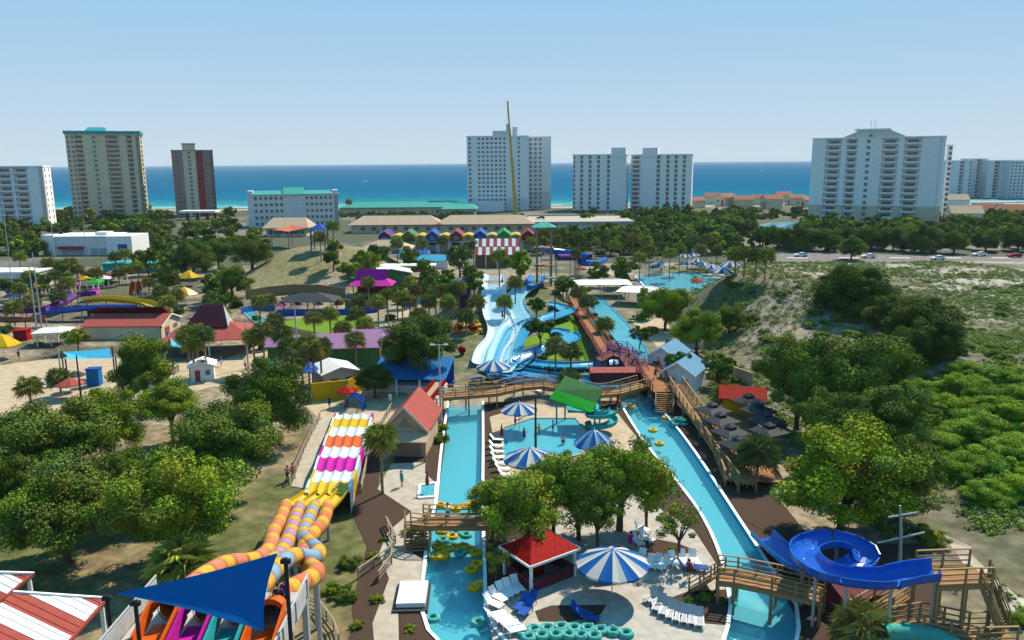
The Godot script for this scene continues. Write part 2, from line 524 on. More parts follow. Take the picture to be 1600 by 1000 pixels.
# ---------- made things
func railing(t: Node3D, pts: Array, h := 1.05, gap := 1.9, m := "rail") -> void:   # world points along the foot of the rail
	var o := t.position
	for i in pts.size() - 1:
		var a: Vector3 = pts[i] - o; var b: Vector3 = pts[i + 1] - o
		var k := maxi(1, int(round(a.distance_to(b) / gap)))
		for j in k + (1 if i == pts.size() - 2 else 0):
			var q := a.lerp(b, float(j) / k)
			part(t, "post", MB.new().span(q + Vector3(-0.06, -0.12, -0.06), q + Vector3(0.06, h, 0.06)), M[m])
		part(t, "top_rail", MB.new().beam(a + Vector3(0, h + 0.03, 0), b + Vector3(0, h + 0.03, 0), 0.16, 0.06), M[m])
		part(t, "middle_rail", MB.new().beam(a + Vector3(0, h * 0.62, 0), b + Vector3(0, h * 0.62, 0), 0.05, 0.1), M[m])
		part(t, "bottom_rail", MB.new().beam(a + Vector3(0, h * 0.25, 0), b + Vector3(0, h * 0.25, 0), 0.05, 0.1), M[m])
func walkway(called: String, label: String, category: String, pts: Array, w: float, dm := "wood", rm := "rail", sides := [true, true], legs := true) -> Node3D:
	var t := thing(called, label, category, Vector3(pts[0].x, gh(pts[0].x, pts[0].z), pts[0].z))
	var ls := []; var rs := []
	for i in pts.size():
		var d: Vector3 = pts[mini(i + 1, pts.size() - 1)] - pts[maxi(i - 1, 0)]
		d.y = 0
		var x := d.normalized().cross(Vector3.UP) * w / 2
		ls.append(pts[i] - x); rs.append(pts[i] + x)
	for i in pts.size() - 1:
		part(t, "deck", MB.new().slab([ls[i], rs[i], rs[i + 1], ls[i + 1]], 0.12), M[dm], true)
		for e in [[ls[i], ls[i + 1]], [rs[i], rs[i + 1]]]:
			part(t, "fascia", MB.new().beam(e[0] - Vector3(0, 0.29, 0), e[1] - Vector3(0, 0.29, 0), 0.07, 0.32), M[rm], true)
	if sides[0]: railing(t, ls, 1.05, 1.9, rm)
	if sides[1]: railing(t, rs, 1.05, 1.9, rm)
	if legs:
		for i in pts.size():
			for q in [ls[i], rs[i]]:
				var g := gh(q.x, q.z) - 0.8
				if q.y - g > 1.2: part(t, "support", MB.new().span(Vector3(q.x - 0.1, g, q.z - 0.1), Vector3(q.x + 0.1, q.y - 0.14, q.z + 0.1)), M[rm], true)
	return t
func stairs(t: Node3D, top: Vector3, foot: Vector3, w: float, m := "wood", rm := "rail", rails := true) -> void:   # parts of t
	var n := maxi(2, int(round((top.y - foot.y) / 0.18)))
	var d := foot - top
	d.y = 0
	var b := basis_to(d)
	for i in n:
		var f := (i + 0.5) / n
		var q := top.lerp(foot, f)
		part(t, "tread", MB.new().box(q - t.position, Vector3(w, 0.06, d.length() / n + 0.03), b), M[m])
		part(t, "riser", MB.new().box(q - t.position + Vector3(0, -0.1, 0) - b.z * d.length() / n * 0.45, Vector3(w, 0.14, 0.03), b), M.old_wood)
	for s in [-1, 1]:
		var x: Vector3 = b.x * w * 0.5 * s
		part(t, "stringer", MB.new().beam(top + x - t.position - Vector3(0, 0.1, 0), foot + x - t.position - Vector3(0, 0.1, 0), 0.06, 0.3), M[rm])
		if rails: railing(t, [top + x * 1.05, foot + x * 1.05], 1.0, 1.6, rm)
func panel_mesh(r: float, rise: float, n: int) -> ArrayMesh:   # one gore of a parasol, sagging a little between ribs
	var b := MB.new()
	var a := PI / n
	var prev := [Vector3(0, rise, 0), Vector3(0, rise, 0), Vector3(0, rise, 0)]
	for i in range(1, 6):
		var f := i / 5.0
		var y := rise * (1.0 - pow(f, 1.25))
		var row := [Vector3(sin(-a), 0, cos(-a)) * r * f + Vector3(0, y, 0), Vector3(0, y - 0.035 * f * r, r * f * cos(a) * 1.0), Vector3(sin(a), 0, cos(a)) * r * f + Vector3(0, y, 0)]
		b.quad(prev[0], row[0], row[1], prev[1]); b.quad(prev[1], row[1], row[2], prev[2])
		prev = row
	b.quad(prev[0], prev[1], prev[1] - Vector3(0, 0.16 * r / 2.5, 0), prev[0] - Vector3(0, 0.16 * r / 2.5, 0))
	b.quad(prev[1], prev[2], prev[2] - Vector3(0, 0.16 * r / 2.5, 0), prev[1] - Vector3(0, 0.16 * r / 2.5, 0))
	return b.mesh()
func parasol(p: Vector3, r: float, h: float, label: String, group := "", n := 16, ma := "canvas_blue", mb := "canvas_white", rise := 0.42) -> Node3D:   # h: rim height
	var t := thing("parasol", label, "parasol", p, rng.randf() * 0.3, group)
	var key := "gore%.2f_%d_%.2f" % [r, n, rise]
	if not cache.has(key): cache[key] = panel_mesh(r, r * rise, n)
	for i in n:
		var g := part(t, "canopy_panel", cache[key], M[ma if i % 2 else mb])
		g.position.y = h; g.rotation.y = TAU * i / n
	part(t, "pole", MB.new().rod(Vector3.ZERO, Vector3(0, h + r * rise, 0), 0.05, 8), M.white)
	part(t, "finial", MB.new().tube([Vector3(0, h + r * rise - 0.03, 0), Vector3(0, h + r * rise + 0.1, 0), Vector3(0, h + r * rise + 0.25, 0)], [0.09, 0.07, 0.02], 8), M.white)
	return t
func closed_parasol(p: Vector3, label: String, m: String, group := "", h := 2.4) -> Node3D:
	var t := thing("folded_parasol", label, "parasol", p, 0.0, group)
	part(t, "pole", MB.new().rod(Vector3.ZERO, Vector3(0, h, 0), 0.03, 6), M.white)
	part(t, "canopy", MB.new().tube([Vector3(0, h * 0.35, 0), Vector3(0, h * 0.45, 0), Vector3(0, h * 0.7, 0), Vector3(0, h + 0.05, 0)], [0.13, 0.22, 0.15, 0.03], 9), M[m])
	return t
func hip_roof(w: float, d: float, h: float, ridge: float, th := 0.12) -> Array:   # four slopes of a roof over a w x d plan, eaves at y 0
	var a := Vector3(-w / 2, 0, d / 2); var b := Vector3(w / 2, 0, d / 2); var c := Vector3(w / 2, 0, -d / 2); var e := Vector3(-w / 2, 0, -d / 2)
	var l := Vector3(-ridge / 2, h, 0); var r := Vector3(ridge / 2, h, 0)
	return [MB.new().slab([a, b, r, l], th), MB.new().slab([c, e, l, r], th), MB.new().slab([b, c, r], th), MB.new().slab([e, a, l], th)]
func pavilion(called: String, label: String, p: Vector3, turn: float, w: float, d: float, eave: float, rise: float, ridge: float, roof: String, post := "white", wall := "", category := "pavilion", overhang := 0.6) -> Node3D:
	var t := thing(called, label, category, p, turn)
	for m in hip_roof(w + overhang * 2, d + overhang * 2, rise, ridge):
		part(t, "roof_slope", m, M[roof]).position.y = eave
	if ridge > 0: part(t, "ridge_cap", MB.new().box(Vector3(0, eave + rise + 0.03, 0), Vector3(ridge, 0.1, 0.25)), M[roof])
	if wall:
		for s in [-1, 1]:
			part(t, "wall", MB.new().box(Vector3(0, eave / 2 - 0.1, s * (d / 2 - 0.1)), Vector3(w, eave + 0.2, 0.2)), M[wall])
			part(t, "wall", MB.new().box(Vector3(s * (w / 2 - 0.1), eave / 2 - 0.1, 0), Vector3(0.2, eave + 0.2, d - 0.42)), M[wall])
		part(t, "door", MB.new().box(Vector3(-w * 0.2, 1.05, d / 2 + 0.02), Vector3(1.0, 2.1, 0.08)), M.taupe)
		part(t, "window", MB.new().box(Vector3(w * 0.2, 1.6, d / 2 + 0.02), Vector3(1.4, 1.0, 0.08)), M.glass)
	else:
		for sx in [-1, 0, 1]:
			for sz in [-1, 1]:
				part(t, "post", MB.new().box(Vector3(sx * (w / 2 - 0.15), eave / 2 - 0.1, sz * (d / 2 - 0.15)), Vector3(0.2, eave + 0.3, 0.2)), M[post])
	return t
func gable_house(called: String, label: String, p: Vector3, turn: float, w: float, d: float, eave: float, rise: float, roof: String, wall: String, category := "house", trim := "white", overhang := 0.4, opening := true) -> Node3D:   # gable faces +z
	var t := thing(called, label, category, p, turn)
	var hw := w / 2 + overhang; var hd := d / 2 + overhang; var drop := overhang * rise / (w / 2)
	for s in [-1, 1]:
		part(t, "roof_slope", MB.new().slab([Vector3(0, eave + rise + 0.1, hd), Vector3(s * hw, eave - drop + 0.1, hd), Vector3(s * hw, eave - drop + 0.1, -hd), Vector3(0, eave + rise + 0.1, -hd)], 0.1), M[roof])
		part(t, "bargeboard", MB.new().beam(Vector3(0, eave + rise, hd + 0.03), Vector3(s * hw, eave - drop, hd + 0.03), 0.05, 0.25), M[trim])
		part(t, "wall", MB.new().box(Vector3(s * (w / 2 - 0.08), eave / 2 - 0.1, 0), Vector3(0.16, eave + 0.2, d - 0.34)), M[wall])
		var z: float = s * d / 2
		var g := MB.new()
		var k: float = -s * 0.16
		for q in [z, z + k]:
			g.quad(Vector3(-w / 2, -0.2, q), Vector3(w / 2, -0.2, q), Vector3(w / 2, eave, q), Vector3(-w / 2, eave, q))
			g.tri(Vector3(-w / 2, eave, q), Vector3(w / 2, eave, q), Vector3(0, eave + rise - 0.02, q))
		part(t, "gable_wall", g, M[wall])
		if opening:
			part(t, "window", MB.new().box(Vector3(w * 0.24, eave * 0.55, z + s * 0.03), Vector3(w * 0.2, eave * 0.32, 0.08)), M.glass)
			part(t, "door", MB.new().box(Vector3(-w * 0.2, eave * 0.36, z + s * 0.03), Vector3(w * 0.22, eave * 0.72, 0.08)), M.roof_red)
	return t
func lounger_proto(called: String, label: String, m: String, cushion: String) -> Node3D:
	var t := thing(called, label, "lounge chair")
	t.set_meta("base_name", called)
	part(t, "seat", MB.new().box(Vector3(0, 0.34, 0.25), Vector3(0.62, 0.05, 1.2)), M[cushion])
	var b := Basis(Vector3.RIGHT, 0.9)
	part(t, "backrest", MB.new().box(Vector3(0, 0.62, -0.58), Vector3(0.62, 0.05, 0.75), b), M[cushion])
	for s in [-1, 1]:
		part(t, "side_rail", MB.new().box(Vector3(s * 0.33, 0.34, 0.2), Vector3(0.05, 0.06, 1.35)), M[m])
		for z in [-0.4, 0.75]:
			part(t, "leg", MB.new().span(Vector3(s * 0.33 - 0.025, 0, z - 0.025), Vector3(s * 0.33 + 0.025, 0.32, z + 0.025)), M[m])
	return t
func torus(R1: float, r: float, a := 20, b := 9) -> MB:
	var m := MB.new()
	for i in a:
		for j in b:
			var q := []; var nn := []
			for k in [[i, j], [i + 1, j], [i + 1, j + 1], [i, j + 1]]:
				var u: float = TAU * k[0] / a; var v: float = TAU * k[1] / b
				nn.append(Vector3(cos(u) * cos(v), sin(v), sin(u) * cos(v)))
				q.append(Vector3(cos(u) * (R1 + r * cos(v)), r * sin(v), sin(u) * (R1 + r * cos(v))))
			m.tri_s(q[0], q[1], q[2], nn[0], nn[1], nn[2]); m.tri_s(q[0], q[2], q[3], nn[0], nn[2], nn[3])
	return m
func ring_proto(called: String, label: String, m: String) -> Node3D:
	var t := thing(called, label, "inner tube")
	t.set_meta("base_name", called)
	part(t, "ring", torus(0.4, 0.2), M[m]).position.y = 0.12
	for s in [-1, 1]:
		part(t, "handle", MB.new().tube([Vector3(s * 0.42, 0.3, -0.14), Vector3(s * 0.42, 0.38, -0.07), Vector3(s * 0.42, 0.38, 0.07), Vector3(s * 0.42, 0.3, 0.14)], 0.025, 5), M.white)
	return t
func lamp_post(p: Vector3, h: float, label: String, group := "", m := "steel", head := true) -> Node3D:
	var t := thing("lamp_post", label, "lamp post", p, 0.0, group)
	part(t, "pole", MB.new().tube([Vector3(0, -0.1, 0), Vector3(0, h * 0.5, 0), Vector3(0, h, 0)], [0.16, 0.13, 0.09], 8), M[m])
	if head:
		part(t, "arm", MB.new().rod(Vector3(-0.7, h - 0.1, 0), Vector3(0.7, h - 0.1, 0), 0.05), M[m])
		for s in [-1, 1]: part(t, "lamp_head", MB.new().box(Vector3(s * 0.85, h - 0.05, 0), Vector3(0.6, 0.16, 0.35)), M[m])
	return t
# ---------- far buildings. bays: [share of the width, kind, windows to a floor]; kinds w wall, b balconies, n wall with windows
func tower(called: String, label: String, px0: float, px1: float, ytop: float, d: float, depth: float, floors: int, bays: Array, wall: String, turn := 0.0, side := [], lower := "", low_floors := 3, category := "tower block") -> Node3D:
	var a := A(px0, ytop, d); var b := A(px1, ytop, d)
	var w := (b.x - a.x) / (cos(turn) - b.x / d * sin(turn))
	var h := a.y
	var t := thing(called, label, category, Vector3(a.x, 0, a.z), turn)
	facade(t, Vector3.ZERO, Vector3.RIGHT, Vector3.BACK, w, h, floors, bays, wall, lower, low_floors)
	if side: facade(t, Vector3(w, 0, 0), Vector3.FORWARD, Vector3.RIGHT, depth, h, floors, side, wall, lower, low_floors)
	part(t, "core", MB.new().span(Vector3(0.3, -0.5, -depth), Vector3(w - (2.2 if side else 0.0), h - 0.05, -2.2)), M[wall])
	part(t, "parapet", MB.new().span(Vector3(-0.25, h, -depth - 0.2), Vector3(w + 0.25, h + 0.7, 0.25)), M[wall])
	t.set_meta("w", w); t.set_meta("h", h)
	return t
func facade(t: Node3D, o: Vector3, x: Vector3, out: Vector3, w: float, h: float, floors: int, bays: Array, wall: String, lower := "", low_floors := 3) -> void:
	var total := 0.0
	for q in bays: total += q[0]
	var s := 0.0
	var fh := h / floors
	for q in bays:
		var bw: float = w * q[0] / total
		var wm: String = q[3] if q.size() > 3 else wall
		var b := Basis(x, Vector3.UP, out)
		var c: Vector3 = o + x * (s + bw / 2)
		if q[1] == "b":
			part(t, "glazing", MB.new().box(c - out * 2.0 + Vector3(0, h / 2, 0), Vector3(bw, h, 0.3), b), M[wm])
			var key := "balc%.1f_%s" % [bw, wm]
			if not cache.has(key):
				cache[key] = MB.new().box(Vector3(0, 0.1, -0.9), Vector3(bw - 0.06, 0.2, 1.75)).box(Vector3(0, 0.5, -0.08), Vector3(bw - 0.06, 0.6, 0.1)).mesh()
				cache[key + "d"] = MB.new().box(Vector3(0, 1.15, -1.82), Vector3(maxf(1.5, bw * 0.62), 2.2, 0.08)).mesh()
			for k in floors:
				var e := part(t, "balcony", cache[key], M[wm])
				e.basis = b; e.position = c + Vector3(0, k * fh, 0)
				var dd := part(t, "balcony_door", cache[key + "d"], M.glass)
				dd.basis = b; dd.position = c + Vector3(0, k * fh, 0) 
		else:
			if lower and q.size() < 4:
				var lh := fh * low_floors
				part(t, "wall", MB.new().box(c - out * 1.1 + Vector3(0, (h + lh) / 2, 0), Vector3(bw, h - lh, 2.2), b), M[wm])
				part(t, "base_wall", MB.new().box(c - out * 1.1 + Vector3(0, lh / 2, 0), Vector3(bw, lh, 2.2), b), M[lower])
			else:
				part(t, "wall", MB.new().box(c - out * 1.1 + Vector3(0, h / 2, 0), Vector3(bw, h, 2.2), b), M[wm])
			if q[1] == "n":
				var k: int = q[2]
				var ww := minf(1.7, bw / k * 0.55)
				var key := "win%.2f" % ww
				if not cache.has(key):
					cache[key] = MB.new().box(Vector3.ZERO, Vector3(ww, 1.45, 0.1)).mesh()
					cache[key + "s"] = MB.new().box(Vector3(0, -0.8, 0.08), Vector3(ww + 0.2, 0.12, 0.2)).mesh()
				for f in floors:
					for j in k:
						var e := part(t, "window", cache[key], M.glass)
						e.basis = b; e.position = c + x * bw * ((j + 0.5) / k - 0.5) + Vector3(0, (f + 0.55) * fh, 0) + out * 0.04
						if floors * k < 60:
							part(e, "sill", cache[key + "s"], M[wm])
		s += bw
func box_part(t: Node3D, called: String, lo: Vector3, hi: Vector3, m: String) -> void:
	part(t, called, MB.new().span(lo, hi), M[m])
func far_buildings() -> void:
	var t: Node3D
	t = tower("hotel_block", "white ten-storey beach hotel with rows of dark balconies beside the cream tower", -60, 66, 262, 430, 18, 10, [[1, "b"], [0.15, "w"], [1, "b"], [0.15, "w"], [1, "b"], [0.15, "w"], [1, "b"], [1.1, "w"]], "white", 0.3, [[1, "n", 2]])
	t = tower("apartment_tower", "tall cream apartment tower with teal roof and dark balcony bays", 101, 217, 211, 500, 26, 18, [[1.3, "n", 2], [1.1, "b"], [0.9, "w"], [1.3, "n", 1], [1.0, "w"], [1.9, "b"], [1.1, "w"], [0.8, "b"], [1.1, "w"]], "cream", 0.36, [[1, "w"], [2, "b"], [1, "w"]])
	var w: float = t.get_meta("w"); var h: float = t.get_meta("h")
	part(t, "roof_band", MB.new().span(Vector3(-0.8, h + 0.7, -26.5), Vector3(w + 0.8, h + 2.6, 0.8)), M.teal)
	part(t, "roof_turret", MB.new().slab([Vector3(w * 0.3, h + 4.8, -4), Vector3(w * 0.52, h + 4.8, -4), Vector3(w * 0.55, h + 2.6, 0.5), Vector3(w * 0.27, h + 2.6, 0.5)], 0.3).span(Vector3(w * 0.3, h + 2.6, -16), Vector3(w * 0.52, h + 4.9, -4.1)), M.teal)
	t = tower("apartment_tower", "slim brown and dark red apartment tower with cream stair bay beside the sea", 267, 332, 236, 520, 20, 16, [[1.3, "n", 1], [1.5, "n", 1, "cream"], [0.85, "w", 0, "brick_red"], [1.2, "n", 2]], "taupe", 0.36, [[1, "w"]])
	w = t.get_meta("w"); h = t.get_meta("h")
	box_part(t, "stair_head", Vector3(w * 0.27, h + 0.7, -9), Vector3(w * 0.58, h + 4.2, 0.1), "cream")
	box_part(t, "roof_cap", Vector3(w * 0.25, h + 4.2, -9.2), Vector3(w * 0.6, h + 4.8, 0.3), "charcoal")
	var pc := A(312, 345, 490)
	t = thing("entrance_canopy", "white flat entrance canopy on brick piers in front of the slim brown tower", "canopy", Vector3(pc.x, 0, pc.z))
	box_part(t, "canopy_roof", Vector3(-11, 4.4, -6), Vector3(11, 5.6, 3), "white")
	for x in [-8, -2, 4, 9]: box_part(t, "pier", Vector3(x - 0.8, -0.2, -3), Vector3(x + 0.8, 4.4, -1.4), "brick_red")
	t = tower("hotel_block", "grey five-storey hotel with turquoise roof sections along the beach", 386, 528, 306, 424, 16, 5, [[0.25, "w"], [1.4, "n", 6], [0.95, "w"], [1.3, "n", 6], [0.25, "w"]], "light_grey", 0.22, [[1, "w"]])
	w = t.get_meta("w"); h = t.get_meta("h")
	for q in [[0.06, 0.4, 1.6], [0.39, 0.62, 3.2], [0.61, 0.92, 1.6]]:
		part(t, "roof_section", MB.new().slab([Vector3(w * q[0], h + 0.75 + q[2], -6), Vector3(w * q[1], h + 0.75 + q[2], -6), Vector3(w * q[1], h + 0.4, 0.7), Vector3(w * q[0], h + 0.4, 0.7)], 0.3), M.turquoise)
	for q in [0.0, 0.94]:
		part(t, "end_gable", MB.new().span(Vector3(w * q, h, -10), Vector3(w * (q + 0.06), h + 2.4, 0.3)), M.light_grey)
	# long turquoise roofed building and small ones by the beach
	var lows := [["long_building", "long low building with pale turquoise metal roof along the beach", 528, 740, 346, 520, 5.0, 3.5, "turquoise", "cream"],
		["hip_roof_building", "long beige hip-roofed building with shaded porch behind the bright shopfronts", 545, 690, 363, 385, 4.0, 4.0, "tan_roof", "cream"],
		["hip_roof_building", "beige hip-roofed building below the yellow crane", 682, 835, 362, 385, 4.0, 4.0, "tan_roof", "cream"],
		["beach_house", "beige hip-roofed pavilion in front of the grey five-storey hotel", 412, 482, 372, 370, 4.0, 4.5, "tan_roof", "cream"],
		["hip_roof_building", "turquoise hip-roofed building beside the tall white hotel", 690, 745, 345, 505, 4.5, 3.0, "turquoise", "cream"]]
	for q in lows:
		var a := A(q[2], q[4], q[5]); var b := A(q[3], q[4], q[5])
		var ww: float = b.x - a.x
		var k := pavilion(q[0], q[1], Vector3((a.x + b.x) / 2, 0, a.z - 8), 0, ww - 2, 14, q[6], q[7], ww * 0.72, q[8], "white", q[9], "building", 1.5)
		for i in 7: part(k, "window", MB.new().box(Vector3(ww * (i - 3) / 8.5, 2.0, 7.03), Vector3(2.0, 1.6, 0.1)), M.glass)
	t = tower("hotel_tower", "tallest white hotel tower with many small windows beside the yellow crane", 729, 826, 214, 560, 22, 17, [[0.5, "n", 1], [0.35, "w"], [2.2, "n", 6], [0.35, "n", 1], [0.9, "w"], [0.3, "n", 1], [0.7, "w"]], "white", 0.0, [], "light_grey", 3)
	w = t.get_meta("w"); h = t.get_meta("h")
	box_part(t, "roof_house", Vector3(w * 0.42, h + 0.7, -14), Vector3(w * 0.72, h + 4.0, -2), "light_grey")
	box_part(t, "plant_room", Vector3(w * 0.74, h + 0.7, -10), Vector3(w * 0.82, h + 6.5, -4), "light_grey")
	box_part(t, "water_tank", Vector3(w * 0.64, h + 4.0, -8), Vector3(w * 0.68, h + 8.5, -5), "grey")
	part(t, "entrance_drum", MB.new().tube([Vector3(w * 0.35, -0.5, 1), Vector3(w * 0.35, 6.5, 1)], 11.0, 20), M.white)
	t = tower("hotel_wing", "grey white hotel wing with paired windows right behind the tallest hotel", 825, 861, 215, 575, 22, 16, [[1.6, "n", 3], [0.9, "w"]], "white", 0.0, [], "light_grey", 4)
	var c0 := A(806, 328, 470); var c1 := A(793, 158, 470)
	t = thing("crane", "yellow mobile crane with long boom raised in front of the tallest white hotel", "crane", Vector3(c0.x, 0, c0.z))
	var cs := c1 - t.position
	var c2 := Vector3(0, 2.6, 0)
	for k in 4:
		var f0 := k / 4.0; var f1 := (k + 1) / 4.0 + (0.02 if k < 3 else 0.0)
		part(t, "boom_section", MB.new().beam(c2.lerp(cs, f0), c2.lerp(cs, f1), 1.9 - k * 0.33, 1.9 - k * 0.33), M.amber)
	box_part(t, "carrier", Vector3(-5, 0.9, -1.5), Vector3(6, 2.0, 1.5), "amber")
	box_part(t, "cab", Vector3(-2, 2.0, 0.2), Vector3(0.2, 4.0, 1.6), "yellow")
	box_part(t, "counterweight", Vector3(1.5, 2.0, -1.4), Vector3(4.5, 3.8, 1.4), "charcoal")
	for x in [-4, -2, 2, 4]:
		for z in [-1.4, 1.4]: part(t, "wheel", MB.new().rod(Vector3(x, 0.65, z - 0.3), Vector3(x, 0.65, z + 0.3), 0.65, 10), M.dark)
	part(t, "hook_line", MB.new().rod(cs, cs * Vector3(1, 0.72, 1) + Vector3(-1.0, 0, 0), 0.06, 4), M.dark)
	var pk := A(905, 362, 390)
	t = thing("parking_deck", "low grey parking deck with pale concrete top behind the palms", "parking deck", Vector3(pk.x, 0, pk.z))
	box_part(t, "lower_wall", Vector3(-23, -0.3, -50), Vector3(27, 3.2, 0), "light_grey")
	box_part(t, "roof_slab", Vector3(-24, 3.2, -51), Vector3(28, 3.9, 0.6), "concrete")
	box_part(t, "parapet", Vector3(-24, 3.9, -51), Vector3(28, 4.6, -50.4), "grey")
	box_part(t, "parapet", Vector3(-24, 3.9, 0.2), Vector3(28, 4.5, 0.55), "pale_blue")
	t = tower("condominium", "white condominium slab with four dark stair slots and blank end wall beside the hotel wing", 895, 979, 243, 560, 20, 12, [[0.25, "b"], [0.5, "w"], [0.28, "b"], [0.55, "w"], [0.28, "b"], [0.55, "w"], [0.28, "b"], [0.7, "w"], [0.28, "b"], [1.6, "w"]], "white", -0.22)
	w = t.get_meta("w"); h = t.get_meta("h")
	box_part(t, "lift_tower", Vector3(w * 0.72, h - 1, -9), Vector3(w * 0.985, h + 5, 0.5), "white")
	t = tower("condominium", "white condominium slab with broad blank lift tower near the peach-roofed houses", 986, 1082, 243, 560, 20, 12, [[0.8, "b"], [1.3, "w"], [0.3, "b"], [0.5, "w"], [0.25, "b"], [0.4, "w"], [0.25, "b"], [0.4, "w"], [0.25, "b"], [0.5, "w"]], "white", -0.26)
	w = t.get_meta("w"); h = t.get_meta("h")
	box_part(t, "lift_tower", Vector3(w * 0.19, h - 1, -9), Vector3(w * 0.44, h + 5, 0.5), "white")
	# big right tower
	t = tower("apartment_tower", "wide white apartment tower with stepped roof and central column of dark windows", 1270, 1478, 218, 435, 24, 14, [[0.55, "w"], [0.62, "b"], [0.2, "w"], [0.42, "b"], [0.3, "w"], [0.25, "n", 1], [0.4, "w"], [0.6, "b"], [0.22, "w"], [0.62, "b"], [0.85, "w"]], "white", -0.5, [[1, "b"], [1, "w"], [1, "b"]], "cream", 3)
	w = t.get_meta("w"); h = t.get_meta("h")
	part(t, "stepped_roof", MB.new().plate([Vector3(w * 0.24, h + 0.7, 0.2), Vector3(w * 0.72, h + 0.7, 0.2), Vector3(w * 0.6, h + 4.0, 0.2), Vector3(w * 0.36, h + 4.0, 0.2)], Vector3(0, 0, -16)), M.light_grey)
	box_part(t, "roof_cap", Vector3(w * 0.33, h + 4.0, -14), Vector3(w * 0.6, h + 4.9, 0.8), "white")
	for x in [0.44, 0.47]: part(t, "antenna", MB.new().rod(Vector3(w * x, h + 4.9, -6), Vector3(w * x, h + 9.5, -6), 0.12, 5), M.steel)
	part(t, "gable_window", MB.new().plate([Vector3(w * 0.435, h + 0.8, 0.35), Vector3(w * 0.475, h + 0.8, 0.35), Vector3(w * 0.455, h + 2.4, 0.35)], Vector3(0, 0, -0.1)), M.glass)
	t = tower("apartment_wing", "rear wing of the wide white apartment tower with stacked open balconies", 1480, 1489, 228, 462, 12, 14, [[0.4, "w"], [0.6, "b"]], "white", -0.5)
	for q in [[1492, 1522, 252, 690, "pale far apartment block with balcony slots and blank lift tower"], [1521, 1545, 249, 700, "narrow far white block standing between two wider blocks"], [1545, 1580, 252, 690, "far white apartment block with grey balcony bays"], [1580, 1640, 252, 680, "far white apartment block with fine window grid at the photo edge"]]:
		tower("apartment_block", q[4], q[0], q[1], q[2], q[3], 20, 11, [[1, "w"], [0.8, "b"], [1, "w"], [0.6, "b"]] if q[0] != 1580 else [[1, "n", 4], [0.5, "w"], [1, "n", 4]], "light_grey")
	# houses
	rng.seed = 41
	for q in [[1085, 303, 580], [1112, 300, 640], [1134, 304, 600], [1160, 306, 590], [1186, 302, 610], [1205, 306, 560], [1222, 298, 640], [1243, 300, 600], [1262, 306, 580]]:
		var a := A(q[0], q[1] + 14, q[2])
		var k := gable_house("beach_house", "peach beach house with terracotta roof among trees near the shore", Vector3(a.x, 0, a.z), R(-0.6, 0.6) + PI / 2, R(8, 11), R(11, 15), R(5, 7), R(2, 3), "terracotta", "cream")
		k.set_meta("group", "peach houses near the shore")
		for i in 3: part(k, "window", MB.new().box(Vector3(4.6, 3.6, (i - 1) * 3.0), Vector3(2.4, 1.5, 1.2)), M.glass)
	for q in [[1505, 338, 420, "tan_roof", "grey house with tan hipped roof right of the wide tower"], [1540, 342, 440, "terracotta", "white house with brown gable roof beyond the road trees"], [1580, 342, 430, "terracotta", "white house with reddish roof at the photo edge"], [1490, 325, 560, "tan_roof", "cream low house behind the tan-roofed house"]]:
		var a := A(q[0], q[1] + 10, q[2])
		gable_house("house", q[4], Vector3(a.x, 0, a.z), PI / 2 - 0.2, 11, 15, 5.5, 3.5, q[3], "white")
	# warehouses on the left
	var wa := P(78, 399); var wb := P(233, 392)
	t = thing("warehouse", "long white flat-roofed warehouse with red doors behind palms", "warehouse", Vector3(wa.x, 0, wa.z))
	var wl := wb.x - wa.x
	box_part(t, "wall", Vector3(0, -0.3, -16), Vector3(wl * 0.7, 6.6, 0), "light_grey")
	box_part(t, "office_wall", Vector3(wl * 0.7, -0.3, -14), Vector3(wl, 7.0, 0.4), "white")
	box_part(t, "roof", Vector3(-0.4, 6.6, -16.4), Vector3(wl * 0.7, 7.1, 0.3), "white")
	box_part(t, "roof_unit", Vector3(wl * 0.52, 7.1, -8), Vector3(wl * 0.66, 8.3, -3), "white")
	box_part(t, "end_pier", Vector3(-1.5, -0.3, -4), Vector3(2.5, 7.6, 0.8), "white")
	box_part(t, "awning", Vector3(wl * 0.12, 2.4, 0.1), Vector3(wl * 0.42, 3.3, 1.5), "brick_red")
	for x in [0.15, 0.24, 0.33, 0.5, 0.6]: box_part(t, "door", Vector3(wl * x, 0, 0.02), Vector3(wl * x + 2.6, 2.6, 0.1), "grey")
	box_part(t, "window", Vector3(wl * 0.83, 2.0, 0.42), Vector3(wl * 0.94, 4.0, 0.5), "blue")
	wa = P(-60, 452); wb = P(73, 446)
	t = thing("storage_building", "low white storage building with flat roof behind the pole cluster", "building", Vector3(wa.x, 0, wa.z))
	wl = wb.x - wa.x
	box_part(t, "wall", Vector3(0, -0.3, -9), Vector3(wl, 4.2, 0), "light_grey")
	box_part(t, "roof", Vector3(-0.3, 4.2, -9.3), Vector3(wl + 0.3, 4.7, 0.3), "white")
	for x in [0.5, 0.65, 0.8]: box_part(t, "window", Vector3(wl * x, 1.4, 0.02), Vector3(wl * x + 2, 2.8, 0.1), "glass")
	# bright shopfronts
	var cols := ["purple", "yellow", "green_wall", "yellow", "blue", "yellow", "brick_red", "yellow", "blue", "amber", "green_bright", "yellow", "red"]
	var s0 := A(592, 392, 300); var s1 := A(834, 392, 300)
	var sw := (s1.x - s0.x) / cols.size()
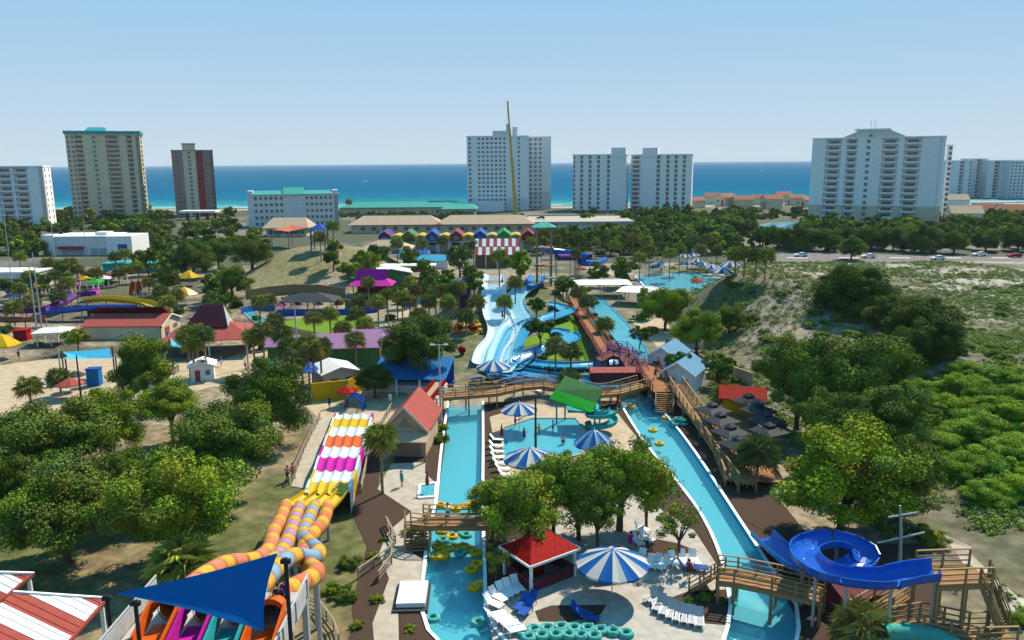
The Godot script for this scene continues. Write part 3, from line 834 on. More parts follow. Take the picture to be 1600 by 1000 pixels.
	for i in cols.size():
		var hi := i % 2 == 0
		var q := gable_house("shopfront", {"purple": "purple gabled", "green_wall": "dark green gabled", "blue": "blue gabled", "brick_red": "dark red gabled", "red": "bright red gabled", "green_bright": "bright green gabled", "yellow": "yellow low-fronted", "amber": "orange low-fronted"}[cols[i]] + " shopfront with white columns in the colourful row", Vector3(s0.x + sw * (i + 0.5), 0, s0.z - 5), 0, sw - 0.1, 10, 6.6 if hi else 6.0, 1.6 if hi else 0.6, cols[i], cols[i], "shopfront", "white", 0.3 if hi else 0.02, false)
		q.set_meta("group", "colourful shopfront row")
		part(q, "porch_roof", MB.new().box(Vector3(0, 4.0, 6.2), Vector3(sw, 0.2, 2.4)), M.pale_blue)
		for s in [-1, 1]: part(q, "column", MB.new().rod(Vector3(s * sw * 0.42, -0.2, 7.1), Vector3(s * sw * 0.42, 4.0, 7.1), 0.2, 8), M.white)
		part(q, "window", MB.new().box(Vector3(0, 5.3, 5.03), Vector3(1.8, 1.3, 0.1)), M.glass)
		part(q, "shop_window", MB.new().box(Vector3(0, 1.5, 5.03), Vector3(sw * 0.7, 2.4, 0.1)), M.shop_glass)
# ---------- setting
func steps(marks: Array) -> Array:   # [from, to, step] runs
	var o := []
	for m in marks:
		var k := int(round(absf((m[1] - m[0]) / m[2])))
		for i in k: o.append(lerpf(m[0], m[1], float(i) / k))
	o.append(marks[-1][1])
	return o
func ground_color(x: float, z: float) -> Color:
	var a := noise.get_noise_2d(x * 1.6, z * 1.6)
	var b := noise2.get_noise_2d(x * 6.0, z * 6.0)
	var tan_ := Color(0.46, 0.37, 0.24)
	var grass := Color(0.14, 0.145, 0.042)
	var sand := Color(0.58, 0.52, 0.42)
	var c := tan_.lerp(grass, smoothstep(-0.02, 0.28, a + b * 0.5 + 0.25 * noise2.get_noise_2d(x * 17, z * 17)))
	if z > -100 and x < -8: c = Color(0.4, 0.29, 0.15).lerp(Color(0.17, 0.19, 0.04), smoothstep(-0.25, 0.3, a + b * 0.9 + 0.5 * noise2.get_noise_2d(x * 19, z * 19)))
	if x > -16 and x < 26 and z > -197 and z < -116: c = Color(0.15, 0.18, 0.05).lerp(Color(0.36, 0.28, 0.19), smoothstep(-0.05, 0.25, b + 0.5 * noise2.get_noise_2d(x * 15, z * 15)))
	var edge := 34.0 + 0.05 * (z + 60)
	if x > edge - 6 and z > -262:   # scrub and sand on the right
		var k := smoothstep(edge - 6, edge + 4, x)
		var s := Color(0.24, 0.2, 0.1).lerp(Color(0.12, 0.15, 0.045), smoothstep(-0.2, 0.2, b))
		s = s.lerp(Color(0.3, 0.25, 0.17), smoothstep(0.0, 0.3, a + b * 0.5 + 0.4 * noise2.get_noise_2d(x * 17, z * 17)))
		var bare := smoothstep(0.12, 0.3, noise2.get_noise_2d(x * 2.2 + 90, z * 4.5) + b * 0.25 + (0.12 if z < -200 else -0.05))
		s = s.lerp(sand if z < -200 else Color(0.44, 0.38, 0.29), bare)
		c = c.lerp(s, k)
	if z < -262: c = Color(0.075, 0.1, 0.035).lerp(Color(0.26, 0.23, 0.17), smoothstep(0.12, 0.3, a))
	if x < -45 and z > -262 and z < -135: c = c.lerp(Color(0.12, 0.095, 0.06), 0.7 * smoothstep(-0.15, 0.15, b))
	if (z + 236) * (z + 236) / 1200.0 + (x + 56) * (x + 56) / 600.0 < 1.3:   # mound
		c = Color(0.33, 0.29, 0.11).lerp(Color(0.22, 0.24, 0.06), smoothstep(-0.1, 0.2, a)).lerp(Color(0.45, 0.37, 0.24), smoothstep(0.2, 0.35, b + a * 0.3))
	if z < -588: c = sand
	return c
func ground_sheet() -> void:
	var xs := steps([[-1500, -400, 100], [-400, -160, 12], [-160, 160, 2], [160, 400, 12], [400, 1500, 100]])
	var zs := steps([[120, -40, 20], [-40, -280, 2], [-280, -600, 5], [-600, -660, 10]])
	var a := []
	a.resize(Mesh.ARRAY_MAX)
	var v := PackedVector3Array(); var c := PackedColorArray(); var n := PackedVector3Array(); var idx := PackedInt32Array()
	for z in zs:
		for x in xs:
			var y := gh(x, z)
			if z < -600: y -= (-600 - z) * 0.03
			if z > -140 and absf(x) < 60:
				for d in dips:
					if Geometry2D.is_point_in_polygon(Vector2(x, z), d): y = -1.4
			v.append(Vector3(x, y, z))
			n.append(Vector3(gh(x - 1, z) - gh(x + 1, z), 2.0, gh(x, z - 1) - gh(x, z + 1)).normalized())
			c.append(ground_color(x, z))
	var w := xs.size()
	for i in zs.size() - 1:
		for j in w - 1:
			var k := i * w + j
			idx.append_array(PackedInt32Array([k, k + w, k + 1, k + 1, k + w, k + w + 1]))
	a[Mesh.ARRAY_VERTEX] = v; a[Mesh.ARRAY_NORMAL] = n; a[Mesh.ARRAY_COLOR] = c; a[Mesh.ARRAY_INDEX] = idx
	var m := ArrayMesh.new()
	m.add_surface_from_arrays(Mesh.PRIMITIVE_TRIANGLES, a)
	var o := MeshInstance3D.new()
	o.name = "ground"; o.mesh = m; o.material_override = M.ground
	o.set_meta("kind", "structure")
	add_child(o)
func sea_sheet() -> void:
	var b := MB.new()
	b.colored = true
	var zs := [-625, -640, -655, -675, -700, -730, -770, -820, -900, -1000, -1150, -1400, -1800, -2500, -4000, -8000, -22000]
	var stops := [Color(0.36, 0.5, 0.46), Color(0.1, 0.36, 0.36), Color(0.04, 0.25, 0.3), Color(0.018, 0.18, 0.265), Color(0.011, 0.145, 0.25), Color(0.009, 0.13, 0.24), Color(0.009, 0.125, 0.235), Color(0.009, 0.12, 0.23)]
	for i in zs.size() - 1:
		var wx := maxf(900, -zs[i + 1] * 0.9)
		for j in 40:
			var x0 := lerpf(-wx, wx, j / 40.0); var x1 := lerpf(-wx, wx, (j + 1) / 40.0)
			var q := [Vector3(x0, -0.3, zs[i]), Vector3(x1, -0.3, zs[i]), Vector3(x1, -0.3, zs[i + 1]), Vector3(x0, -0.3, zs[i + 1])]
			var cc := []
			for p in q:
				var f := clampf((pow(-p.z - 620, 0.55) / 5.0) + 0.5 * noise2.get_noise_2d(p.x * 0.35, p.z * 0.7), 0, 6.99)
				cc.append(stops[int(f)].lerp(stops[int(f) + 1], f - int(f)))
			for k in [0, 2, 1, 0, 3, 2]:
				b.v.append(q[k]); b.n.append(Vector3.UP); b.c.append(cc[k])
	setting("sea", b, M.sea)
	var foam := MB.new()
	for r in [[-627, 3.0], [-642, 1.8], [-662, 1.2]]:
		for j in 160:
			var x := -640 + j * 8.0
			if noise2.get_noise_2d(x * 2.0, r[0] * 9) < -0.12: continue
			var z: float = r[0] + 4 * noise.get_noise_2d(x, r[0])
			var z2: float = r[0] + 4 * noise.get_noise_2d(x + 8, r[0])
			foam.quad(Vector3(x, -0.2, z), Vector3(x + 8, -0.2, z2), Vector3(x + 8, -0.15, z2 - r[1]), Vector3(x, -0.15, z - r[1]))
	whole("surf", foam, M.white, "white surf lines breaking along the beach", "surf", "", "stuff")
func sheet(called: String, px: Array, h: float, m: String) -> void:
	setting(called, MB.new().prism(poly(px), -0.3, h), M[m])
func hill_sheet(called: String, px: Array, up: float, m: String) -> void:   # polygon laid on uneven ground
	var pg := PackedVector2Array()
	for q in px:
		var p := G(q[0], q[1])
		pg.append(Vector2(p.x, p.z))
	var lo := pg[0]; var hi := pg[0]
	for q in pg: lo = lo.min(q); hi = hi.max(q)
	var b := MB.new()
	var st := 2.0
	var x := lo.x
	while x < hi.x:
		var z := lo.y
		while z < hi.y:
			var cell := PackedVector2Array([Vector2(x, z), Vector2(x + st, z), Vector2(x + st, z + st), Vector2(x, z + st)])
			for piece in Geometry2D.intersect_polygons(cell, pg):
				var t := Geometry2D.triangulate_polygon(piece)
				for i in range(0, t.size(), 3):
					var w := []
					for k in 3:
						var e: Vector2 = piece[t[i + k]]
						w.append(Vector3(e.x, gh(e.x, e.y) + up, e.y))
					b.tri_s(w[0], w[1], w[2], Vector3.UP, Vector3.UP, Vector3.UP)
			z += st
		x += st
	setting(called, b, M[m])
# a channel of water: left and right bank pixels from far to near; floor below, coping walls, clear surface
func channel(called: String, l: Array, r: Array, depth := -0.05, wall_h := 0.25, coping := "white", bank := "") -> void:
	var ls := []; var rs := []
	for q in l: ls.append(P(q[0], q[1]))
	for q in r: rs.append(P(q[0], q[1]))
	var top := MB.new(); var fl := MB.new(); var wl := MB.new(); var cp := MB.new()
	var a := curve(ls, 3.0); var b := curve(rs, 3.0)
	var k := maxi(a.size(), b.size())
	var aa := []; var bb := []
	for i in k:
		aa.append(a[int(i * (a.size() - 1.0) / (k - 1))]); bb.append(b[int(i * (b.size() - 1.0) / (k - 1))])
	var lift := Vector3(0, wall_h, 0); var wy := Vector3(0, wall_h - (0.12 if depth < 0 else 0.3), 0); var fy := Vector3(0, -depth, 0)
	var bk := MB.new()
	for i in k - 1:
		top.quad(aa[i] + wy, bb[i] + wy, bb[i + 1] + wy, aa[i + 1] + wy)
		fl.quad(aa[i] + fy, bb[i] + fy, bb[i + 1] + fy, aa[i + 1] + fy)
		for e in [[aa, bb], [bb, aa]]:
			var o0: Vector3 = (e[0][i] - e[1][i]).normalized() * 0.3; var o1: Vector3 = (e[0][i + 1] - e[1][i + 1]).normalized() * 0.3
			wl.quad(e[0][i] + fy, e[0][i + 1] + fy, e[0][i + 1] + lift, e[0][i] + lift)
			if bank: bk.quad(e[0][i] + o0 * 0.9 + Vector3(0, 0.012, 0), e[0][i + 1] + o1 * 0.9 + Vector3(0, 0.012, 0), e[0][i + 1] + o1 * 18.0 + Vector3(0, 0.012, 0), e[0][i] + o0 * 18.0 + Vector3(0, 0.012, 0))
			cp.quad(e[0][i] + lift, e[0][i + 1] + lift, e[0][i + 1] + o1 + lift, e[0][i] + o0 + lift)
			cp.quad(e[0][i] + o0 + lift, e[0][i + 1] + o1 + lift, e[0][i + 1] + o1 - lift, e[0][i] + o0 - lift)
	setting(called + "_bed", fl, M.pool_floor)
	if bank: setting(called + "_bank", bk, M[bank])
	setting(called + "_wall", wl, M.pool_wall)
	setting(called + "_coping", cp, M[coping])
	setting(called + "_water", top, M.water)
func pool(called: String, px: Array, rim := "concrete") -> void:
	var p := poly(px)
	setting(called + "_bed", MB.new().prism(p, -0.2, 0.07), M.pool_floor)
	setting(called + "_water", MB.new().prism(p, 0.15, 0.16, false), M.water)
	var e := MB.new()
	for i in p.size():
		var a := p[i]; var b := p[(i + 1) % p.size()]
		e.beam(Vector3(a.x, 0.1, a.y), Vector3(b.x, 0.1, b.y), 0.3, 0.24)
	setting(called + "_rim", e, M[rim])
var dips := []
func build_setting() -> void:
	var near := [[[702, 628], [692, 700], [684, 780], [672, 835], [664, 905], [661, 950], [672, 985], [705, 1020]], [[753, 628], [753, 700], [752, 780], [753, 835], [755, 905], [756, 950], [768, 980], [800, 1020]]]
	var far := [[[968, 626], [1008, 690], [1085, 785], [1125, 860], [1142, 930], [1144, 965], [1128, 1020]], [[1012, 616], [1072, 690], [1150, 808], [1206, 895], [1240, 945], [1246, 970], [1238, 1020]]]
	for q in [near, far]:
		var r: Array = q[1].duplicate()
		r.reverse()
		dips.append(Geometry2D.offset_polygon(poly(q[0] + r), 2.9)[0])
	ground_sheet()
	sea_sheet()
	# right road and parking
	sheet("road", [[1130, 404], [1260, 394], [1440, 400], [1620, 402], [1620, 412], [1560, 408], [1420, 409], [1250, 412], [1150, 420]], 0.05, "asphalt")
	sheet("parking_lot", [[1180, 380], [1620, 386], [1620, 392], [1260, 391], [1170, 398]], 0.045, "asphalt")
	sheet("car_park", [[1085, 372], [1170, 372], [1165, 398], [1080, 392]], 0.055, "asphalt")
	sheet("car_park", [[290, 345], [385, 348], [385, 372], [290, 372]], 0.05, "asphalt")
	for i in 5: sheet("lane_line", [[1230 + i * 80, 402.6], [1262 + i * 80, 402.8], [1262 + i * 80, 403.4], [1230 + i * 80, 403.2]], 0.06, "white")
	# park floors
	sheet("sand_plaza", [[-30, 575], [60, 563], [150, 557], [330, 572], [400, 540], [440, 545], [430, 600], [330, 605], [200, 640], [60, 655], [-40, 700]], 0.03, "path")
	sheet("plaza", [[430, 570], [560, 600], [700, 560], [745, 555], [770, 600], [700, 620], [700, 640], [600, 720], [570, 650], [500, 655], [480, 640]], 0.035, "path")
	sheet("walkway_path", [[560, 520], [640, 480], [745, 455], [750, 470], [650, 500], [575, 540]], 0.035, "path")
	sheet("playground_floor", [[690, 480], [765, 455], [765, 530], [745, 560], [690, 550]], 0.04, "path")
	sheet("lawn", [[432, 505], [470, 498], [560, 493], [572, 500], [545, 515], [512, 523], [470, 515]], 0.05, "lawn")
	sheet("mulch_bed", [[420, 500], [432, 503], [512, 525], [505, 532], [440, 515]], 0.04, "mulch")
	sheet("mulch_bed", [[660, 575], [715, 560], [720, 566], [690, 580]], 0.05, "mulch")
	hill_sheet("lawn", [[835, 528], [862, 500], [902, 492], [912, 520], [922, 565], [840, 562], [822, 560], [870, 545]], 0.06, "lawn")
	hill_sheet("lawn", [[812, 530], [850, 522], [868, 530], [812, 545]], 0.06, "lawn")
	sheet("mulch_bed", [[485, 770], [515, 655], [530, 655], [500, 770]], 0.04, "mulch")
	sheet("mulch_bed", [[545, 790], [575, 700], [600, 690], [590, 765], [640, 800], [604, 832], [588, 868], [606, 905], [585, 960], [580, 1040], [525, 1040], [575, 930], [580, 870]], 0.04, "mulch")
	sheet("sidewalk", [[455, 760], [490, 665], [510, 650], [518, 655], [480, 765]], 0.06, "concrete")
	sheet("sidewalk", [[590, 765], [612, 725], [690, 722], [684, 790], [668, 800], [640, 862], [668, 880], [655, 925], [622, 945], [624, 1040], [588, 1040], [582, 975], [608, 905], [592, 866], [606, 832], [643, 800]], 0.06, "concrete")
	sheet("mulch_bed", [[625, 950], [662, 930], [668, 980], [700, 1040], [626, 1040]], 0.045, "mulch")
	sheet("mulch_bed", [[668, 662], [700, 655], [686, 760], [664, 740]], 0.07, "mulch")
	sheet("mulch_bed", [[757, 640], [782, 650], [772, 700], [778, 750], [860, 800], [790, 880], [758, 905]], 0.045, "mulch")
	sheet("pool_deck", [[765, 652], [830, 632], [960, 640], [1000, 690], [960, 740], [880, 760], [782, 748]], 0.05, "path")
	sheet("island_deck", [[759, 948], [790, 905], [850, 880], [870, 800], [1000, 775], [1085, 830], [1118, 880], [1138, 930], [1134, 1040], [790, 1060], [770, 1000]], 0.05, "deck")
	sheet("mulch_bed", [[1010, 840], [1060, 850], [1090, 862], [1040, 872], [1008, 862]], 0.065, "mulch")
	sheet("mulch_bed", [[836, 956], [862, 947], [948, 946], [938, 962], [890, 973], [842, 972]], 0.065, "mulch")
	sheet("mulch_bed", [[1040, 938], [1075, 925], [1135, 922], [1143, 950], [1136, 978], [1100, 975], [1050, 955]], 0.065, "mulch")
	sheet("mulch_bed", [[1042, 650], [1062, 640], [1112, 700], [1180, 790], [1195, 830], [1160, 812], [1085, 700]], 0.04, "mulch")
	sheet("mulch_bed", [[1170, 830], [1240, 850], [1440, 850], [1500, 1040], [1250, 1040], [1245, 960]], 0.04, "mulch")
	sheet("side_path", [[985, 500], [1060, 495], [1130, 575], [1100, 585], [1030, 545]], 0.04, "path")
	sheet("sand_track", [[1440, 790], [1475, 780], [1530, 860], [1620, 850], [1620, 990], [1560, 960], [1490, 860]], 0.05, "sand")
	# water
	channel("near_river", near[0], near[1], 0.95, 0.14, "white", "mulch")
	channel("far_river", far[0], far[1], 0.95, 0.14, "white", "mulch")
	channel("upper_river", [[912, 465], [935, 492], [955, 520], [975, 548], [985, 562]], [[935, 463], [965, 492], [990, 520], [1008, 545], [1014, 560]], -0.05, 0.2, "flume_blue")
	channel("garden_river", [[380, 482], [384, 492], [400, 505], [440, 520]], [[440, 480], [400, 486], [410, 497], [445, 510]], -0.05, 0.2, "concrete")
	pool("shallow_pool", [[786, 670], [830, 655], [900, 655], [930, 690], [905, 712], [850, 728], [784, 722]])
	pool("wave_pool", [[992, 432], [1090, 426], [1140, 440], [1100, 456], [1010, 452]], "white")
	pool("pond", [[1188, 352], [1205, 348], [1245, 347], [1252, 353], [1235, 360], [1195, 361]], "path")
	pool("splash_pool", [[686, 496], [702, 494], [712, 502], [702, 512], [686, 508]])
	pool("side_pool", [[656, 760], [682, 756], [680, 778], [654, 780]], "white")
func scatter() -> void:   # low ground cover on the right
	var clump := crown_mesh(801, 9, 150, 0.11, 0.5)
	var xf := []; var cols := []
	rng.seed = 77
	var tries := 0
	while xf.size() < 16000 and tries < 120000:
		tries += 1
		var x := R(33, 150); var z := R(-262, -44)
		if x > -z * 0.72 + 8: continue
		var q := (cb.inverse() * (Vector3(x, 0, z) - EYE))
		var px := 800 + F * q.x / -q.z; var py := 500 - F * q.y / -q.z
		if px < 1080 + maxf(0, (py - 560) * 0.75): continue
		if px > 1420 and py > 800 and noise.get_noise_2d(x * 5, z * 5) < 0.22: continue
		var k := noise2.get_noise_2d(x * 3, z * 3) + 0.6 * noise2.get_noise_2d(x * 11, z * 11)
		if k < R(-0.45, 0.15) - (0.15 if z > -200 else 0.0): continue
		var s := R(0.35, 0.9) * (1.25 if py > 560 else 1.0)
		xf.append(Transform3D(Basis(Vector3.UP, R(0, TAU)).scaled(Vector3(s, s * R(0.5, 0.9), s)), Vector3(x, gh(x, z) + s * 0.15, z)))
		var g := R(0.7, 1.3)
		cols.append(Color(g * R(0.85, 1.1), g, g * R(0.7, 1.4)))
	var mm := MultiMesh.new()
	mm.transform_format = MultiMesh.TRANSFORM_3D
	mm.use_colors = true
	mm.mesh = clump
	mm.instance_count = xf.size()
	for i in xf.size():
		mm.set_instance_transform(i, xf[i]); mm.set_instance_color(i, cols[i])
	var o := MultiMeshInstance3D.new()
	o.name = "dune_scrub"; o.multimesh = mm; o.material_override = M.leaf_grey
	o.set_meta("label", "low olive scrub and grass tufts covering the sandy dunes"); o.set_meta("category", "ground cover"); o.set_meta("kind", "stuff")
	add_child(o)
	# undergrowth between the far trees
	var m2 := MultiMesh.new()
	m2.transform_format = MultiMesh.TRANSFORM_3D
	m2.use_colors = true
	m2.mesh = cache.lows[1]
	xf.clear(); cols.clear()
	for i in 9000:
		if xf.size() >= 2600: break
		var px := R(-60, 1660); var py := R(331, 400)
		if px > 400 and px < 990 and py > 343 and not (px > 835 and py > 366): continue
		if px > 690 and px < 900 and py < 350: continue
		if px > 1140 and py > 375: continue
		if px > 1075 and px < 1180 and py > 368: continue
		if px > 60 and px < 245 and py > 360: continue
		if px > 270 and px < 395 and py < 375: continue
		if px > 1180 and px < 1268 and py > 343 and py < 370: continue
		var p := P(px, py)
		if noise.get_noise_2d(p.x * 4, p.z * 4) < -0.12: continue
		var s := R(1.2, 2.8)
		xf.append(Transform3D(Basis(Vector3.UP, R(0, TAU)).scaled(Vector3(s * 1.3, s * 0.75, s * 1.3)), p + Vector3(0, s * 0.35, 0)))
		var g := R(0.6, 1.1)
		cols.append(Color(g * R(0.85, 1.15), g, g))
	m2.instance_count = xf.size()
	for i in xf.size():
		m2.set_instance_transform(i, xf[i]); m2.set_instance_color(i, cols[i])
	var u := MultiMeshInstance3D.new()
	u.name = "undergrowth"; u.multimesh = m2; u.material_override = M.leaf_mid
	u.set_meta("label", "low green undergrowth filling the ground between the far trees"); u.set_meta("category", "undergrowth"); u.set_meta("kind", "stuff")
	add_child(u)

func sector(px: float) -> String:
	for q in [[75, "below the white ten-storey hotel"], [235, "below the cream teal-roofed tower"], [390, "below the slim brown tower"], [560, "below the grey five-storey hotel"], [880, "beside the tallest white hotel"], [1085, "below the white condominium slabs"], [1268, "below the peach beach houses"], [1492, "below the wide white tower"]]:
		if px < q[0]: return q[1]
	return "below the far white blocks"
func bed(px: float, py: float) -> String:
	if py > 780: return "beside the curved sidewalk" if px < 660 else "in the island beds" if px < 1150 else "below the blue slide"
	if px < 360: return "among the left rides"
	if px < 560: return "around the bright lawn and lilac building" if py > 480 else "below the grassy mound"
	if px < 760: return "beside the near river" if py > 620 else "around the dark oak and playground"
	if px < 965: return "between the white slides"
	return "below the dune near the blue huts"
func trees() -> void:
	rng.seed = 5
	for q in [[80, 688, 92, 5.5, "leaf_mid", "large round oak beside the pale sandy plaza"], [95, 785, 100, 5.5, "leaf_mid", "large oak with forked trunk on the grass above the striped roofs"], [-5, 755, 62, 5, "leaf_dark", "dark oak at the photo edge beside the forked-trunk oak"],
		[168, 655, 58, 5.5, "leaf_bright", "yellow-green oak behind the grove by the red parasol"], [275, 785, 100, 5.5, "leaf_bright", "large bright oak on the slope beside the rainbow slide tubes"], [345, 690, 88, 6, "leaf_mid", "broad oak between the bright slope oak and the yellow wall"],
		[265, 625, 48, 5.5, "leaf_bright", "rounded oak below the white kiosk"], [222, 568, 62, 6, "leaf_mid", "dense oak in front of the red-roofed pavilion"], [420, 618, 70, 6, "leaf_mid", "wide oak left of the yellow wall"], [200, 745, 55, 4.5, "leaf_mid", "low oak filling the gap of the left grove"],
		[652, 535, 60, 7, "leaf_dark", "dark spreading oak with blue trunk wraps beside the playground"], [585, 590, 32, 3, "leaf_dark", "small dark oak beside the blue metal roof"],
		[820, 785, 78, 5, "leaf_bright", "bright leafy tree beside the bridge over the near river", "airy"], [905, 765, 68, 4.8, "leaf_bright", "bright tree with bare forked trunk behind the red kiosk", "airy"], [970, 735, 78, 5.8, "leaf_bright", "full bright tree between the pool slide and the far river", "airy"],
		[865, 745, 58, 5.5, "leaf_bright", "bright tree between the striped parasol and the forked trunk tree", "airy"], [1012, 745, 44, 5, "leaf_bright", "smaller bright tree leaning towards the far river", "airy"], [768, 772, 44, 4.5, "leaf_bright", "small bright tree overhanging the near river bridge", "airy"], [935, 790, 46, 4.5, "leaf_mid", "low leafy tree behind the largest striped parasol", "airy"],
		[1250, 585, 68, 7, "leaf_mid", "leafy tree above the tan wall below the dune"], [1345, 585, 85, 7, "leaf_mid", "wide leafy tree on the dune foot"], [1400, 650, 70, 6, "leaf_mid", "leafy tree beside the bright thicket"], [1320, 735, 112, 6, "leaf_bright", "huge bright tree above the blue slide"], [1410, 735, 70, 5, "leaf_mid", "round tree right of the huge bright tree"], [1300, 660, 62, 5.5, "leaf_mid", "tree behind the huge bright tree beside dark thatched shades"],
		[1040, 478, 40, 5, "leaf_bright", "bright round tree beside the white tent roofs"], [1090, 512, 42, 5, "leaf_bright", "bright round tree at the dune edge"], [1140, 495, 28, 3, "leaf_mid", "small tree low on the dune"]]:
		tree(q[0], q[1], q[2], q[3], q[4], q[5], "", q[6] if q.size() > 6 else "oaks")
	tree(1062, 815, 42, 3.5, "leaf_olive", "small wispy olive tree beside the far river", "", "wispy")
	tree(775, 870, 26, 2.5, "leaf_olive", "small wispy shrub tree beside the red kiosk", "", "wispy")
	for q in [[1328, 455, 55, 3.5], [1365, 470, 45, 3.5], [1400, 490, 48, 3.5], [1440, 505, 60, 3.5], [1465, 530, 45, 3], [1420, 540, 40, 3]]:
		tree(q[0], q[1], q[2], q[3], "leaf_dark", "dark evergreen tree standing on the dune", "dark trees on the dune")
	for q in [[300, 402, 36, 6], [362, 435, 33, 5], [392, 388, 36, 6], [340, 392, 26, 6]]:
		tree(q[0], q[1], q[2], q[3], "leaf_mid", "dense oak growing around the grassy mound", "oaks around the mound")
	for q in [[812, 410, 27, 6, "leaf_bright"], [718, 402, 25, 6, "leaf_mid"], [668, 430, 30, 5, "leaf_mid"], [695, 440, 26, 5, "leaf_mid"], [975, 420, 27, 5, "leaf_mid"], [570, 408, 22, 4, "leaf_bright"], [520, 395, 22, 5, "leaf_mid"], [845, 512, 24, 4, "leaf_dark"], [838, 475, 17, 3.5, "leaf_dark"], [885, 447, 18, 3, "leaf_mid"], [1010, 468, 20, 4, "leaf_bright"], [120, 525, 18, 3, "leaf_bright"], [640, 400, 22, 5, "leaf_mid"], [590, 395, 20, 5, "leaf_mid"], [740, 440, 20, 5, "leaf_mid"], [545, 420, 18, 4, "leaf_bright"], [260, 430, 24, 5, "leaf_mid"], [230, 405, 22, 5, "leaf_mid"], [330, 445, 22, 5, "leaf_dark"], [350, 465, 18, 4, "leaf_mid"], [270, 410, 24, 5, "leaf_mid"], [60, 440, 18, 4, "leaf_mid"], [100, 428, 18, 4, "leaf_mid"], [15, 445, 18, 4, "leaf_dark"], [1000, 520, 18, 3, "leaf_mid"], [1060, 565, 22, 3.5, "leaf_mid"], [935, 425, 18, 4, "leaf_mid"], [1120, 570, 26, 3, "leaf_mid"]]:
		tree(q[0], q[1], q[2], q[3], q[4], "rounded garden tree growing " + bed(q[0], q[1]), "garden trees " + bed(q[0], q[1]), "lows")
	# the belt of trees between park and beach
	var n := 0
	var tones := ["leaf_mid", "leaf_dark", "leaf_mid", "leaf_olive", "leaf_bright"]
	var words := {"leaf_mid": "mid green", "leaf_dark": "dark green", "leaf_olive": "olive", "leaf_bright": "bright green"}
	for i in 2000:
		if n >= 298: break
		var px := R(-40, 1640) if i % 5 < 3 else R(950, 1640); var py := R(334, 402)
		if px > 400 and px < 980 and (py > 352 or py < 344) and not (px > 840 and py > 368): continue
		if px > 1150 and py > 376 and not (px > 1180 and py > 384 and py < 389): continue
		if px > 70 and px < 240 and py > 386: continue
		if px > 280 and px < 345 and py < 360: continue
		if px > 1178 and px < 1262 and py < 372 and py > 345: continue
		if px > 1265 and px < 1490 and py < 356: continue
		var leaf: String = tones[n % 5]
		tree_at(P(px, py), R(3.2, 5.4), R(2.8, 4.4), leaf, "round %s tree in the belt %s" % [words[leaf], sector(px)], "%s belt trees %s" % [words[leaf], sector(px)], "lows")
		n += 1
	for q in [[1330, 400, 24], [1290, 386, 26], [1360, 384, 26], [1440, 388, 30], [1395, 385, 24], [1490, 390, 22], [1540, 386, 26], [1590, 386, 26], [1250, 385, 28], [1215, 384, 24], [1480, 378, 24], [1415, 376, 24], [1325, 376, 24]]:
		var p := P(q[0], q[1] + 6)
		tree_at(p, mpp(p) * q[2], 4.5, "leaf_mid", "round shade tree lining the road " + sector(q[0]), "road trees " + sector(q[0]), "oaks")
	for q in [[30, 450, 4], [50, 470, 4], [90, 462, 4], [105, 440, 4], [20, 480, 4], [250, 455, 4], [262, 470, 4], [275, 460, 4], [335, 478, 4], [345, 490, 4], [232, 440, 3], [185, 425, 4], [215, 415, 5], [150, 425, 4], [85, 430, 5], [45, 430, 5], [120, 420, 5], [330, 465, 4], [255, 490, 3]]:
		palm_head(q[0], q[1], q[2], "fan palm growing among the left flumes and rides", "fan palms among the left rides", 1.1)
	for q in [[60, 455, 14], [100, 450, 12], [265, 445, 18], [245, 470, 10], [330, 455, 16], [170, 445, 10], [140, 432, 12], [20, 462, 12], [350, 470, 16], [200, 428, 14], [280, 490, 12], [10, 520, 14], [60, 540, 8], [395, 540, 12], [370, 480, 14], [410, 545, 10], [500, 550, 14], [520, 575, 12], [470, 575, 12], [610, 500, 12], [625, 475, 14], [660, 470, 12], [735, 470, 8], [745, 490, 6], [770, 545, 6], [925, 495, 10], [935, 515, 9], [950, 530, 9], [940, 545, 8], [1000, 500, 12], [1020, 520, 12], [1050, 540, 14], [1080, 560, 14], [1105, 570, 12], [760, 500, 6], [752, 522, 5], [905, 470, 8], [918, 455, 8], [930, 475, 8], [870, 460, 8], [640, 520, 12], [700, 545, 8], [560, 545, 10], [545, 500, 8], [450, 470, 10], [400, 500, 9], [620, 560, 9], [575, 470, 10], [530, 475, 10], [700, 430, 12], [730, 440, 10], [750, 430, 8], [655, 415, 12], [635, 420, 10]]:
		var p := G(q[0], q[1])
		bush(p, mpp(p) * q[2], ["leaf_mid", "leaf_dark", "leaf_olive"][tree_no % 3], "rounded low shrub " + bed(q[0], q[1]), "rounded shrubs " + bed(q[0], q[1]), 0.9)
	# shrubs
	for q in [[1480, 640, 50], [1530, 610, 45], [1580, 590, 40], [1470, 690, 45], [1530, 670, 55], [1585, 650, 50], [1500, 730, 50], [1560, 720, 55], [1600, 700, 50], [1540, 770, 45], [1595, 760, 50], [1450, 610, 35], [1510, 575, 30], [1610, 620, 45], [1550, 640, 45], [1500, 600, 40], [1430, 600, 30]]:
		var p := G(q[0], q[1] + 10)
		bush(p, mpp(p) * q[2], "leaf_lime", "bright green shrub in the dense thicket on the slope", "bright thicket shrubs", 0.6)
	for i in 110:
		var px := R(1090, 1600); var py := R(425, 600)
		if px < 1100 + (py - 430) * 0.9: continue
		var p := G(px, py)
		bush(p, R(0.7, 1.9), ["leaf_mid", "leaf_olive", "leaf_grey"][i % 3], "low rounded dune shrub on pale sand", "scattered dune shrubs", 0.55)
